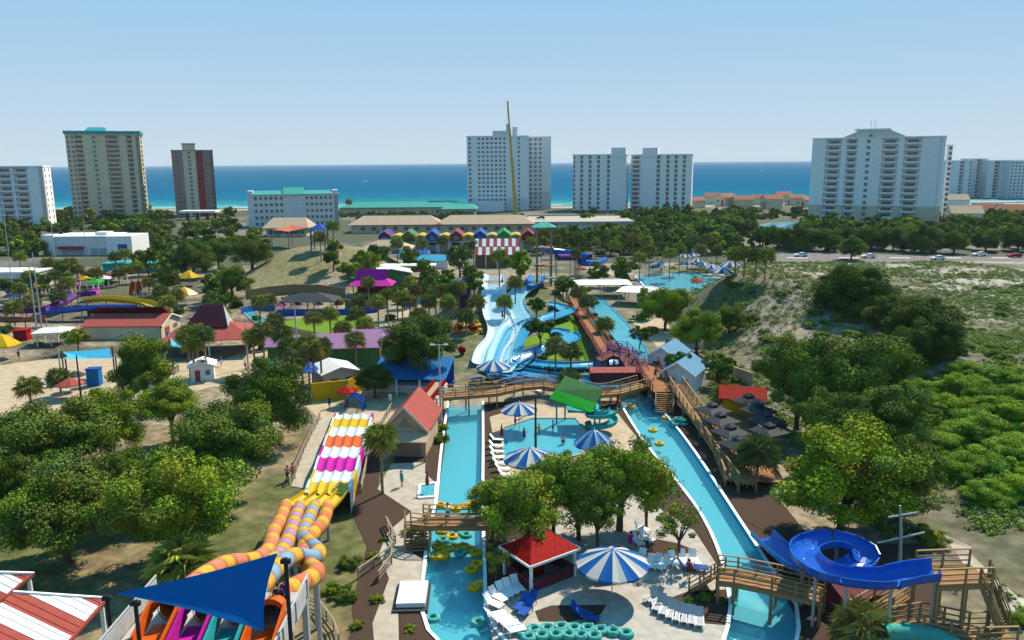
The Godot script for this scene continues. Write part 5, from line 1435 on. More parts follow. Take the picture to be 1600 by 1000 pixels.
	for q in [[857, 445], [900, 463], [917, 479], [922, 500], [930, 519]]:
		p = at_px(q[0], q[1] + 4)
		parasol(p, 1.3, 2.2, "turquoise square shade along the orange ramp", "turquoise shades along the ramp", 4, "turquoise", "turquoise", 0.35)
	# white tents and wave pool
	p = at_px(940, 462)
	t = pavilion("white_canopy", "long white flat canopy over the river start", p, 0, 13, 7, 3.4, 0.7, 10, "white", "grey", "", "canopy")
	p = at_px(1000, 474)
	pavilion("white_canopy", "white tent roof beside the round tree", p, -0.35, 9, 7, 3.2, 1.0, 5, "white", "grey", "", "canopy")
	for q in [[1068, 412], [1082, 410], [1098, 426], [1112, 430], [1088, 420], [1122, 436], [1140, 432], [1075, 424], [1030, 428], [1128, 442]]:
		parasol(at_px(q[0], q[1]), 2.3, 2.4, "blue and white striped parasol around the wave pool", "wave pool parasols", 12)
	for q in [[1090, 452], [907, 432]]:
		parasol(at_px(q[0], q[1]), 1.8, 2.2, "red parasol near the wave pool", "red parasols near the wave pool", 8, "red", "red", 0.4)
	for q in [[1052, 432, "yellow"], [1020, 430, "metal_blue"], [1032, 424, "metal_blue"]]:
		p = at_px(q[0], q[1])
		t = thing("spray_feature", "%s spray mushroom in the wave pool" % {"yellow": "yellow", "metal_blue": "blue"}[q[2]], "fountain", p, 0.0, "spray mushrooms in the wave pool")
		part(t, "stem", MB.new().rod(Vector3.ZERO, Vector3(0, 2.4, 0), 0.2), M.white)
		part(t, "cap", MB.new().tube([Vector3(0, 2.2, 0), Vector3(0, 2.5, 0), Vector3(0, 3.0, 0)], [1.3, 1.1, 0.1], 12), M[q[2]])
	# blue roofed huts
	for q in [[1048, 585, "blue-roofed white hut nearest the river bend"], [1074, 612, "blue-roofed white hut with red door beside the boardwalk"]]:
		p = at_px(q[0], q[1])
		gable_house("hut", q[2], p + Vector3(0, 0, -2.5), -0.5, 4.6, 6.5, 3.0, 1.5, "roof_blue", "white", "hut", "white", 0.45)
	p = at_px(1165, 655)
	t = gable_house("hut", "small yellow hut with bright red roof under the trees", p + Vector3(0, 0, -2), PI / 2 - 0.25, 3.8, 5.2, 2.8, 1.0, "red", "yellow", "hut", "red", 0.4)
	wall_run("tan_wall", "tan stucco wall at the foot of the dune", [[1142, 592], [1175, 604]], 2.0, "tan_roof")
	wall_run("tan_wall", "tan stucco wall under the leafy trees", [[1232, 625], [1290, 655], [1310, 668]], 2.0, "tan_roof")
	wall_run("grey_fence", "grey board fence near the round dune tree", [[1062, 540], [1095, 545]], 1.6, "grey", "fence")
	# poles
	for q in [[22, 395, 470, "steel"], [14, 310, 400, "steel"]]:
		var b := P(q[0], q[2]); var top := A(q[0] - 6, q[1], -b.z)
		lamp_post(b, top.y, "tall bare grey mast beside the left rides", "tall masts of the left rides", "steel", false)
	for q in [[66, 520, 395], [58, 520, 405], [88, 420, 345], [136, 400, 340]]:
		var b := P(q[0], q[1]); var top := A(q[0] - 4, q[2], -b.z)
		lamp_post(b, top.y, "tall bare grey mast beside the left rides", "tall masts of the left rides", "steel", false)
	for q in [[689, 660, 538, "tall grey light pole beside the near river"], [837, 738, 618, "dark floodlight pole beside the middle pool"], [467, 590, 475, "slim white light pole in front of the lilac building"], [388, 575, 505, "slim brown pole beside the coral pavilion"], [97, 600, 545, "red based pole on the sandy plaza"], [129, 640, 555, "dark pole beside the oak grove"], [867, 500, 440, "dark pole on the slide lawn"]]:
		var b := G(q[0], q[1]); var top := A(q[0], q[2], -b.z)
		lamp_post(b, maxf(3, top.y - b.y), q[3], "", "charcoal" if q[0] in [837, 867, 129] else "steel", q[0] in [689, 837])
# ---------- near things
func rainbow_slide() -> void:
	var nl := P(480, 776, 1.8); var nr := P(543, 776, 1.8); var fl := P(526, 650, 0.3); var fr := P(581, 650, 0.3)
	var t := thing("rainbow_lanes", "four-lane open slide with yellow orange purple and white bands", "water slide", Vector3(nl.x, 0, nl.z))
	var ys := [776, 757, 738, 719, 700, 684, 669, 656, 648]
	var cols := ["lane_yellow", "slide_white", "magenta", "slide_white", "orange", "slide_white", "lane_yellow", "slide_white"]
	var vs := []
	for i in ys.size():
		var f := i / 8.0
		vs.append(clampf((P(530, ys[i], lerpf(1.8, 0.3, f)).z - nl.z) / (fl.z - nl.z), 0, 1))
	var pt := func(u: float, v: float) -> Vector3:
		var p := nl.lerp(fl, v).lerp(nr.lerp(fr, v), u)
		var k := fposmod(u * 4.0, 1.0)
		p.y += 0.24 * (1.0 - sin(PI * k)) + 0.18 * sin(v * TAU * 3.5) * (1.0 - v) + 0.15
		return p
	for b in 8:
		for lane in 4:
			var m := MB.new()
			for i in 5:
				for j in 8:
					var v0: float = lerpf(vs[b], vs[b + 1], i / 5.0); var v1: float = lerpf(vs[b], vs[b + 1], (i + 1) / 5.0)
					var u0 := (lane + 0.002 + 0.996 * j / 8.0) / 4.0; var u1 := (lane + 0.002 + 0.996 * (j + 1) / 8.0) / 4.0
					m.quad(pt.call(u0, v0), pt.call(u1, v0), pt.call(u1, v1), pt.call(u0, v1))
			part(t, "lane_section", m, M[cols[b]], true)
		for s in [0.0, 1.0]:
			var m := MB.new()
			for i in 5:
				var v0: float = lerpf(vs[b], vs[b + 1], i / 5.0); var v1: float = lerpf(vs[b], vs[b + 1], (i + 1) / 5.0)
				var a: Vector3 = pt.call(s, v0); var c: Vector3 = pt.call(s, v1)
				var x := Vector3(0.25 if s else -0.25, 0, 0)
				a.y += 0.05; c.y += 0.05
				m.quad(a, c, c + x, a + x); m.quad(a + x, c + x, Vector3(c.x + x.x, -0.2, c.z), Vector3(a.x + x.x, -0.2, a.z))
			part(t, "side_wall", m, M[["slide_white", "lane_yellow", "slide_white", "magenta"][b % 4]], true)
	var tubes := [
		[[[256, 962, 11.6], [300, 915, 11.0], [335, 890, 10.0], [360, 880, 9.0], [395, 876, 7.8], [417, 863, 6.8], [424, 847, 6.0], [426, 834, 5.2], [434, 820, 4.4], [441, 804, 3.4], [447, 789, 2.5]], "pink", "orange", "twisting slide tube of amber and pink rings with orange entry tub"],
		[[[310, 965, 11.6], [355, 925, 10.8], [400, 895, 9.4], [432, 872, 7.6], [446, 852, 6.2], [455, 830, 4.9], [462, 808, 3.5], [469, 790, 2.5]], "violet", "magenta", "slide tube of amber and violet rings with magenta entry tub"],
		[[[364, 968, 11.6], [405, 920, 10.6], [432, 888, 9.4], [460, 869, 8.2], [488, 872, 7.4], [497, 862, 6.8], [484, 850, 6.2], [474, 838, 5.4], [478, 822, 4.4], [485, 806, 3.5], [491, 790, 2.5]], "pale_blue", "teal", "slide tube of amber and pale blue rings with teal entry tub"],
		[[[420, 968, 11.6], [436, 935, 10.8], [458, 918, 9.8], [482, 906, 8.8], [494, 893, 8.0], [484, 884, 7.4], [474, 868, 6.6], [480, 846, 5.6], [492, 830, 4.9], [504, 816, 4.2], [509, 803, 3.4], [513, 790, 2.5]], "salmon", "orange", "slide tube of amber and salmon rings with orange entry tub beside the black post"]]
	for k in 4:
		var q: Array = tubes[k]
		var pts := pxcurve(q[0], 0.45)
		var n := thing("slide_tube", q[3], "water slide", Vector3(pts[0].x, 0, pts[0].z))
		var i := 2
		var c := 0
		while i < pts.size() - 1:
			var e := mini(i + 4, pts.size() - 1)
			part(n, "tube_section", MB.new().tube(pts.slice(i, e + 1), 0.56, 14, false), M[["amber", q[1]][c % 2]], true)
			var d: Vector3 = (pts[mini(i + 1, pts.size() - 1)] - pts[i - 1]).normalized() * 0.05
			part(n, "flange", MB.new().tube([pts[i] - d, pts[i] + d], 0.64, 14, false), M.brick_red, true)
			if c % 4 == 2 and pts[i].y > 2.5: part(n, "support", MB.new().rod(Vector3(pts[i].x, -0.2, pts[i].z), pts[i] - Vector3(0, 0.5, 0), 0.16, 8), M.steel, true)
			i = e; c += 1
		# open yellow mouth from the tube's end to its lane
		var l0: Vector3 = pts[-1]; var l1: Vector3 = pt.call((k + 0.5) / 4.0, 0.02)
		l1.y -= 0.05
		part(n, "mouth", MB.new().trough([l0 - Vector3(0, 0.5, 0), l0.lerp(l1, 0.5) - Vector3(0, 0.35, 0), l1], 1.1, 0.5, 0.05), M.lane_yellow, true)
		# entry tub: floor, two high sides, hood with round mouth
		var p: Vector3 = pts[0]
		var en := part(n, "entry_tub", MB.new().box(Vector3(0, -0.62, 1.1), Vector3(1.3, 0.1, 2.6)).box(Vector3(0, -0.4, 2.2), Vector3(1.3, 0.4, 0.12)), M[q[2]])
		en.position = p - n.position
		for s in [-1, 1]:
			part(en, "tub_side", MB.new().slab([Vector3(s * 0.66, 0.7, -0.3), Vector3(s * 0.66 + 0.12 * s, 0.7, -0.3), Vector3(s * 0.66 + 0.12 * s, -0.1, 2.4), Vector3(s * 0.66, -0.1, 2.4)], 0.9), M[q[2]])
		var hood := MB.new()
		for j in 12:
			var a0 := PI * j / 12; var a1 := PI * (j + 1) / 12
			hood.quad(Vector3(cos(a0) * 0.62, sin(a0) * 0.62, -0.3), Vector3(cos(a1) * 0.62, sin(a1) * 0.62, -0.3), Vector3(cos(a1) * 0.8, sin(a1) * 0.9, -0.3), Vector3(cos(a0) * 0.8, sin(a0) * 0.9, -0.3))
			hood.quad(Vector3(cos(a0) * 0.62, sin(a0) * 0.62, -0.3), Vector3(cos(a1) * 0.62, sin(a1) * 0.62, -0.3), Vector3(cos(a1) * 0.55, sin(a1) * 0.55, -1.3), Vector3(cos(a0) * 0.55, sin(a0) * 0.55, -1.3))
		part(en, "hood", hood, M[q[2]])
	# launch tower
	var c0 := P(330, 968, 10.9)
	t = thing("slide_tower", "grey launch platform with mesh railings under the blue shade sail", "tower", Vector3(c0.x, 0, c0.z))
	box_part(t, "platform", Vector3(-3.7, 10.6, -2.6), Vector3(4.2, 10.85, 6), "grey")
	for x in [-3.5, 0, 4.0]:
		for z in [-2.4, 5.5]: box_part(t, "column", Vector3(x - 0.15, -0.2, z - 0.15), Vector3(x + 0.15, 10.6, z + 0.15), "steel")
	for s in [-3.75, 4.2]:
		part(t, "railing_panel", MB.new().box(Vector3(s, 11.35, 1.7), Vector3(0.06, 0.8, 8.4)), M.grey)
		part(t, "top_rail", MB.new().box(Vector3(s, 11.9, 1.7), Vector3(0.1, 0.08, 8.5)), M.steel)
	for z in [-2.2, 0, 2.2, 4.4]: box_part(t, "rail_post", Vector3(4.15, 10.8, z + 0.02), Vector3(4.29, 11.88, z + 0.12), "steel")
	sail("shade_sail", "large royal blue triangular shade sail over the slide entries", [P(180, 927, 13.6), P(434, 864, 15.2), P(412, 986, 12.6)], "sail_blue", 0.12, "shade sail", false)
	for q in [[167, 930, 13.0], [211, 938, 13.4], [446, 872, 15.4]]:
		var a := P(q[0], q[1], q[2])
		var k := thing("sail_post", "black steel post holding the blue shade sail", "post", Vector3(a.x, 0, a.z), 0.0, "black sail posts")
		part(k, "post", MB.new().rod(Vector3(0, -0.2, 0), Vector3(0, a.y, 0), 0.1, 8), M.dark)
		part(k, "bracket", MB.new().box(Vector3(0, a.y - 0.15, 0), Vector3(0.45, 0.2, 0.2)), M.dark)
	# striped roofs: panels run down the slope, five to a colour band
	for q in [[[20, 925, 8.2], [168, 935, 6.6], [100, 1012, 5.8], [-70, 1012, 7.2], "large red and white striped metal roof below the grove"], [[-60, 893, 8.4], [53, 896, 7.2], [-12, 950, 6.4], [-110, 950, 7.4], "smaller red and white striped roof tucked behind the large one"]]:
		var o := []
		for i in 3: o.append(P(q[i][0], q[i][1], q[i][2]))
		var nrm: Vector3 = (o[1] - o[0]).cross(o[2] - o[0]).normalized()
		var out := PackedVector2Array()
		for i in 4: out.append(Vector2(q[i][0], q[i][1]))
		o.append(PP(q[3][0], q[3][1], o[0], nrm))
		var k := thing("striped_roof_building", q[4], "building", Vector3(o[2].x, 0, o[2].z))
		var along := Vector2(0.9, 0.43); var across := Vector2(-0.43, 0.9)
		for i in range(-26, 26):
			var c := Vector2(q[1][0], q[1][1]) + across * i * 6.0
			var strip := PackedVector2Array([c - along * 400, c + along * 400, c + along * 400 + across * 5.7, c - along * 400 + across * 5.7])
			for piece in Geometry2D.intersect_polygons(strip, out):
				var w := []
				for e in piece: w.append(PP(e.x, e.y, o[0], nrm) + Vector3(0, 0.03 * (i & 1), 0))
				part(k, "roof_panel", MB.new().slab(w, 0.06), M["stripe_red" if posmod(i + 2, 10) < 5 else "white"], true)
		for e in [[0, 1], [1, 2]]: part(k, "roof_trim", MB.new().beam(o[e[0]], o[e[1]], 0.16, 0.16), M[["white", "stripe_red"][e[0]]], true)
		part(k, "roof_deck", MB.new().slab([o[0] - Vector3(0, 0.1, 0), o[1] - Vector3(0, 0.1, 0), o[2] - Vector3(0, 0.1, 0), o[3] - Vector3(0, 0.1, 0)], 0.1), M.stripe_red, true)
		for i in 4:
			var c: Vector3 = o[i].lerp((o[0] + o[2]) / 2, 0.1)
			part(k, "post", MB.new().rod(Vector3(c.x, -0.2, c.z), Vector3(c.x, c.y - 0.25, c.z), 0.14, 8), M.white, true)
func near_park() -> void:
	var t: Node3D
	var p: Vector3
	rng.seed = 31
	# bridges and boardwalks
	t = walkway("wooden_bridge", "wooden footbridge with steps over the near river beside the bright tree", "bridge", [P(652, 812, 1.9), P(668, 814, 2.0), P(762, 814, 2.0)], 2.0)
	stairs(t, P(652, 812, 1.9), P(652, 862, 0.1), 2.0)
	stairs(t, P(764, 814, 2.0), P(786, 838, 0.4), 1.8)
	part(t, "life_ring", torus(0.3, 0.07, 14, 6), M.white).transform = Transform3D(Basis(Vector3.RIGHT, PI / 2), P(729, 821, 1.6) - t.position)
	walkway("boardwalk", "long wooden boardwalk crossing behind the middle pool", "boardwalk", [P(690, 618, 2.0), P(730, 615, 2.0), P(770, 612, 2.0), P(810, 603, 1.8), P(850, 600, 1.6), P(890, 606, 1.6), P(930, 615, 1.8), P(962, 612, 2.0), P(1005, 600, 2.0)], 2.2)
	t = walkway("river_deck", "orange boarded deck beside the blue-roofed huts", "deck", [P(1012, 568, 2.0), P(1022, 590, 2.0), P(1038, 612, 2.0)], 3.2, "deck_orange", "maroon")
	stairs(t, P(1038, 614, 2.0), P(1038, 645, 0.2), 2.2)
	walkway("boardwalk", "raised wooden walk running along the far river below thatched shades", "boardwalk", [P(1056, 600, 2.4), P(1078, 632, 1.8), P(1105, 670, 1.2), P(1135, 712, 1.0), P(1168, 755, 1.0)], 1.8)
	t = walkway("wooden_deck", "wooden terrace under the dark thatched shades", "deck", [P(1120, 640, 0.6), P(1150, 690, 0.6), P(1180, 752, 0.6)], 6.0, "wood", "rail", [false, true])
	t = walkway("wooden_bridge", "wooden footbridge with steps over the far river beside the blue slide", "bridge", [P(1122, 897, 1.9), P(1150, 900, 1.9), P(1210, 912, 2.0), P(1285, 930, 2.0)], 2.0)
	stairs(t, P(1122, 897, 1.9), P(1088, 916, 0.1), 1.9)
	# launch stairs of the blue slide
	t = walkway("slide_stair", "wooden switchback stair and platform of the blue slide", "stairs", [P(1448, 898, 5.6), P(1490, 896, 5.6), P(1532, 895, 5.6)], 2.6, "wood", "rail", [true, true])
	stairs(t, P(1538, 902, 5.6), P(1570, 985, 2.4), 1.6)
	walkway("wooden_walk", "lower wooden walk with zigzag railing below the slide stair", "boardwalk", [P(1575, 990, 2.4), P(1520, 992, 2.4), P(1440, 975, 2.4), P(1390, 984, 1.8), P(1310, 1005, 1.0)], 1.8)
	walkway("wooden_walk", "sloping wooden ramp rising under the blue slide", "ramp", [P(1330, 975, 0.8), P(1380, 945, 1.4), P(1410, 925, 2.0)], 1.6)
	# slides on the right
	t = flume("blue_slide", "large glossy blue open slide looping to the far river", pxcurve([[1462, 902, 6.0], [1425, 906, 5.7], [1380, 915, 5.3], [1330, 912, 4.9], [1290, 903, 4.4], [1262, 884, 4.0], [1258, 864, 3.6], [1290, 852, 3.2], [1330, 858, 2.8], [1352, 876, 2.4], [1332, 896, 2.0], [1290, 902, 1.6], [1250, 892, 1.2], [1218, 868, 0.9], [1190, 842, 0.6]], 0.7), 2.0, 0.85, "slide_blue", true, "water slide", false, 3.0)
	var tp := pxcurve([[1380, 990, 2.4], [1420, 988, 2.3], [1460, 995, 2.2], [1500, 1015, 2.0]], 0.6)
	t = thing("teal_tube_slide", "turquoise half tube slide at the foot of the wooden stair", "water slide", Vector3(tp[0].x, 0, tp[0].z))
	for i in range(0, tp.size() - 1, 3):
		part(t, "tube_section", MB.new().tube(tp.slice(i, mini(i + 4, tp.size())), 0.6, 12, false), M.turquoise, true)
		part(t, "support", MB.new().rod(Vector3(tp[i].x, -0.2, tp[i].z), tp[i], 0.12), M.steel, true)
	p = P(1406, 888, 0)
	t = thing("ship_mast", "grey wooden ship mast with two crossed spars beside the blue slide", "mast", p)
	var mt := P(1397, 788, 0)
	var mh := 33.0 - (33.0 - 0.0) * 0.0
	mh = A(1397, 790, -p.z).y
	part(t, "mast", MB.new().tube([Vector3(0, -0.2, 0), Vector3(-0.2, mh * 0.6, 0), Vector3(-0.45, mh, 0)], [0.17, 0.14, 0.09], 8), M.grey)
	for q in [[0.86, 1.15, 0.2], [0.5, 1.9, 0.45]]:
		part(t, "spar", MB.new().rod(Vector3(-0.2 - q[1], mh * q[0] - q[2], 0.1), Vector3(-0.2 + q[1], mh * q[0] + q[2], 0.1), 0.09, 7), M.grey)
	p = P(1345, 955, 0)
	gable_house("maroon_shed", "maroon roofed pump shed beneath the blue slide", p - Vector3(0, 0, 1), PI / 2 + 0.25, 3.2, 4.2, 1.6, 0.5, "maroon", "maroon", "shed", "maroon", 0.3, false)
	# red kiosk
	p = P(848, 915, 0)
	t = thing("drinks_kiosk", "dark red drinks kiosk with bright red roof and white posts", "kiosk", p - Vector3(0.2, 0, 1.6), 0.62)
	for m in hip_roof(5.0, 4.2, 1.3, 1.6): part(t, "roof_slope", m, M.red).position.y = 2.5
	for s in [[0, 2.12, 5.04, 0.08], [0, -2.12, 5.04, 0.08], [2.54, 0, 0.08, 4.2], [-2.54, 0, 0.08, 4.2]]: part(t, "fascia", MB.new().box(Vector3(s[0], 2.42, s[1]), Vector3(s[2], 0.2, s[3])), M.white)
	for x in [-2.2, 2.2]:
		for z in [-1.8, 1.8]: box_part(t, "post", Vector3(x - 0.1, -0.1, z - 0.1), Vector3(x + 0.1, 2.45, z + 0.1), "white")
	for s in [-1, 1]:
		box_part(t, "counter_wall", Vector3(-2.1, -0.1, s * 1.75 - 0.08), Vector3(2.1, 1.0, s * 1.75 + 0.08), "maroon")
		box_part(t, "counter_wall", Vector3(s * 2.1 - 0.08, -0.1, -1.6), Vector3(s * 2.1 + 0.08, 1.0, 1.6), "maroon")
		box_part(t, "counter_top", Vector3(-2.2, 1.0, s * 1.75 - 0.2), Vector3(2.2, 1.07, s * 1.75 + 0.2), "charcoal")
	box_part(t, "drinks_machine", Vector3(-0.9, 0, -0.4), Vector3(0.2, 1.9, 0.4), "red")
	# parasols
	for q in [[957, 880, 57, 2.7, "largest blue and white striped parasol beside the red kiosk"], [811, 640, 29, 2.8, "blue and white striped parasol at the pool head"], [828, 716, 42, 2.8, "blue and white striped parasol between the pool and the bright trees"], [771, 573, 27, 2.7, "blue and white striped parasol at the foot of the white slides"], [928, 692, 32, 2.6, "blue panelled parasol half hidden behind the bright tree"]]:
		var c := P(q[0], q[1], q[3])
		parasol(Vector3(c.x, 0, c.z), mpp(c) * q[2], q[3], q[4], "", 16, "canvas_blue", "canvas_white" if q[0] != 928 else "pale_blue", 0.42 if q[0] != 928 else 0.7)
	for q in [[668, 770, "red and grey folded parasol by the small side pool", "brick_red"], [784, 692, "red folded parasol at the pool edge", "red"], [858, 592, "red folded parasol beside the run-out channel", "red"], [837, 566, "red folded parasol on the lawn front", "red"], [965, 640, "red folded parasol at the far river head", "red"], [683, 650, "red folded parasol beside the grey light pole", "red"], [785, 448, "red folded parasol at the top of the white slide", "red"], [903, 515, "red folded parasol on the lawn", "red"], [785, 502, "red folded parasol between the white slides", "red"]]:
		closed_parasol(G(q[0], q[1]), q[2], q[3])
	closed_parasol(P(791, 702), "teal folded parasol beside the red pool parasol", "teal", "", 1.8)
	# pool slide with green roof
	p = P(905, 668, 0)
	t = thing("pool_slide", "green-roofed tower with twisting teal slide at the middle pool", "water slide", p)
	part(t, "roof_slope", MB.new().slab([Vector3(-3.0, 4.6, -1.2), Vector3(2.0, 3.6, 1.4), Vector3(3.0, 4.9, -0.2), Vector3(-1.6, 5.9, -3.4)], 0.12), M.green_wall)
	part(t, "roof_slope", MB.new().slab([Vector3(-3.0, 4.62, -1.2), Vector3(2.0, 3.62, 1.4), Vector3(1.2, 2.8, 2.6), Vector3(-3.8, 3.8, -0.2)], 0.12), M.green_bright)
	for q in [[-2.8, -1.1, 4.4], [1.8, 1.3, 3.5], [2.6, -0.2, 4.7], [-1.6, -3.0, 5.6]]: part(t, "post", MB.new().rod(Vector3(q[0], -0.1, q[1]), Vector3(q[0], q[2], q[1]), 0.12), M.teal)
	box_part(t, "platform", Vector3(-1.5, 2.2, -2.4), Vector3(2.6, 2.4, 0.8), "teal")
	var sp := []
	for i in 30:
		var a := i * 0.36
		sp.append(Vector3(2.6 + cos(a) * 1.5, 2.6 - i * 0.075, 1.6 + sin(a) * 1.5))
	for i in range(0, 29, 5): part(t, "trough_section", MB.new().trough(sp.slice(i, mini(i + 6, 30)), 1.0, 0.5), M.teal)
	# thatched shades
	for q in [[1112, 655], [1125, 672], [1140, 692], [1152, 712], [1168, 640], [1182, 655], [1195, 672], [1200, 690]]:
		p = P(q[0], q[1] + 12, 0.6)
		t = thing("thatched_shade", "dark thatched square shade on the wooden terrace", "parasol", p, 0.5, "thatched shades on the terrace")
		for m in hip_roof(3.4, 3.4, 0.7, 0.7): part(t, "roof_slope", m, M.charcoal).position.y = 2.2
		for m in hip_roof(1.1, 1.1, 0.35, 0.05): part(t, "cap_slope", m, M.charcoal).position.y = 2.95
		part(t, "pole", MB.new().rod(Vector3(0, -0.1, 0), Vector3(0, 2.9, 0), 0.08), M.old_wood)
		part(t, "table", MB.new().tube([Vector3(0, 0.7, 0), Vector3(0, 0.76, 0)], 0.6, 10), M.wood)
	# platform by the near river, picnic things
	p = P(641, 945, 0)
	t = thing("concrete_platform", "grey concrete pump slab beside the near river", "platform", p, 0.03)
	box_part(t, "slab", Vector3(-1.0, 0.02, -2.6), Vector3(1.2, 0.55, 0.7), "light_grey")
	box_part(t, "footing", Vector3(-1.25, -0.1, -2.8), Vector3(1.4, 0.2, 1.2), "charcoal")
	for q in [[[[560, 905], [610, 870], [618, 850], [604, 822]], "split rail fence along the curved sidewalk"], [[[592, 910], [612, 882], [613, 872]], "short split rail fence at the sidewalk bend"], [[[466, 940], [500, 955], [522, 985], [530, 1010]], "curved rail fence around the slide tower path"], [[[452, 758], [478, 700], [500, 655]], "wire rail fence left of the rainbow lanes"], [[[565, 770], [575, 720], [600, 660], [612, 640]], "split rail fence right of the rainbow lanes"]]:
		var pts := []
		for e in q[0]: pts.append(P(e[0], e[1]))
		t = thing("rail_fence", q[1], "fence", pts[0])
		railing(t, pts, 0.9, 2.0, "old_wood")
	# loungers
	var white := lounger_proto("lounge_chair", "white strap lounge chair on the sunny decks", "white", "white")
	var grey := lounger_proto("patio_chair", "grey strap chair in the curved row beside the mulch bed", "white", "grey")
	var blue := lounger_proto("blue_lounger", "blue sling lounger near the red kiosk", "charcoal", "blue")
	var first := true
	for q in [[771, 948, 0.9], [778, 938, 0.8], [787, 931, 0.6], [797, 926, 0.5], [808, 921, 0.4], [774, 966, 1.9], [783, 974, 1.9], [793, 981, 1.9], [803, 990, 1.9], [1012, 888, -0.6], [1024, 886, -0.6], [1036, 888, -0.7], [1052, 882, 0.1], [1068, 880, 0.1], [1085, 880, 0.1], [1000, 878, -0.5], [776, 690, 1.4], [775, 700, 1.4], [776, 709, 1.4], [778, 718, 1.4], [781, 727, 1.4], [785, 736, 1.4], [790, 745, 1.4], [1003, 830, 0.6], [1010, 845, 0.6], [995, 850, 0.4], [884, 865, 1.0], [1150, 756, 0.5], [1165, 757, 0.3], [872, 612, 0.3], [890, 613, 0.2], [840, 612, 0.4]]:
		if first: white.position = P(q[0], q[1], 0.06); white.rotation.y = q[2]
		else: copy(white, P(q[0], q[1], 0.06), q[2])
		first = false
	white.set_meta("group", "white lounge chairs")
	for c in get_children():
		if str(c.name).begins_with("lounge_chair"): c.set_meta("group", "white lounge chairs")
	grey.set_meta("group", "grey chairs by the mulch bed")
	grey.position = P(1024, 944, 0.06)
	for q in [[1022, 938, -1.0], [1030, 951, -0.5], [1039, 957, -0.4], [1049, 962, -0.3], [1059, 966, -0.3], [1069, 969, -0.25], [1080, 971, -0.2], [1092, 974, -0.2]]: copy(grey, P(q[0], q[1], 0.06), q[2])
	blue.set_meta("group", "blue loungers near the kiosk")
	blue.position = P(815, 950, 0.06); blue.rotation.y = -0.5
	for q in [[828, 946, -0.5], [822, 958, -0.5], [908, 962, 1.0], [918, 970, 1.1], [935, 902, 1.4], [965, 904, 1.4], [1075, 890, 1.5], [1090, 892, 1.5]]: copy(blue, P(q[0], q[1], 0.06), q[2])
	# tubes
	var yr := ring_proto("yellow_ring", "yellow inner tube with handles floating in the rivers", "yellow")
	var tr := ring_proto("turquoise_ring", "turquoise inner tube waiting on the island deck edge", "turquoise")
	yr.set_meta("group", "yellow inner tubes in the rivers"); tr.set_meta("group", "turquoise inner tubes on the deck")
	first = true
	for q in [[688, 791], [700, 794], [738, 789], [728, 793], [712, 797], [690, 832], [706, 840], [685, 856], [699, 860], [712, 858], [724, 856], [736, 861], [745, 866], [682, 872], [693, 871], [737, 892], [746, 884], [741, 920], [747, 916], [1020, 674], [1030, 695], [986, 637], [968, 640], [1041, 654]]:
		var w := P(q[0], q[1], -0.2)
		if first: yr.position = w
		else: copy(yr, w, R(0, 6))
		first = false
	first = true
	for q in [[818, 990], [835, 986], [855, 984], [876, 982], [897, 984], [918, 984], [938, 987], [958, 989], [978, 992], [846, 995], [868, 994], [888, 994], [908, 995], [928, 996], [826, 998]]:
		var w := P(q[0], q[1], 0.06)
		if first: tr.position = w
		else: copy(tr, w, R(0, 6))
		first = false
	var pr := copy(tr, P(1056, 664, 0.1), 0.0, "turquoise inner tube piled beside the river stairs", "piled inner tubes")
	for q in [[1062, 660, 0.1], [1068, 664, 0.1], [1060, 656, 0.5], [1066, 658, 0.5], [1052, 660, 0.1]]: copy(pr, P(q[0], q[1], q[2]), R(0, 6))
	var br := copy(tr, P(676, 968, -0.18), 0.0, "turquoise inner tube drifting in the near river", "drifting turquoise tubes")
	copy(br, P(747, 975, -0.18), 1.0)
	for q in [[712, 834], [728, 838], [720, 866], [692, 846]]: copy(br, P(q[0], q[1], -0.18), R(0, 6))
	# picnic tables by the parasol
	for q in [[945, 905, 0.2], [770, 592, 0.1], [700, 602, 0.3], [745, 598, 0.2], [790, 598, 0.0], [815, 592, 0.0]]:
		t = thing("picnic_table", "small picnic table with benches under parasols and beside the boardwalk", "table", G(q[0], q[1]), q[2], "picnic tables")
		box_part(t, "top", Vector3(-0.9, 0.7, -0.4), Vector3(0.9, 0.76, 0.4), "blue")
		for s in [-1, 1]:
			box_part(t, "bench", Vector3(-0.9, 0.42, s * 0.75 - 0.14), Vector3(0.9, 0.47, s * 0.75 + 0.14), "blue")
			box_part(t, "leg", Vector3(s * 0.7 - 0.04, 0, -0.7), Vector3(s * 0.7 + 0.04, 0.7, 0.7), "steel")
	p = P(667, 775, 0)
	t = thing("bin", "tall blue litter bin on the plaza", "bin", P(149, 602), 0.1)
	box_part(t, "body", Vector3(-0.9, 0, -0.7), Vector3(0.9, 2.6, 0.7), "metal_blue")
	box_part(t, "lid", Vector3(-1.0, 2.6, -0.8), Vector3(1.0, 2.75, 0.8), "blue")

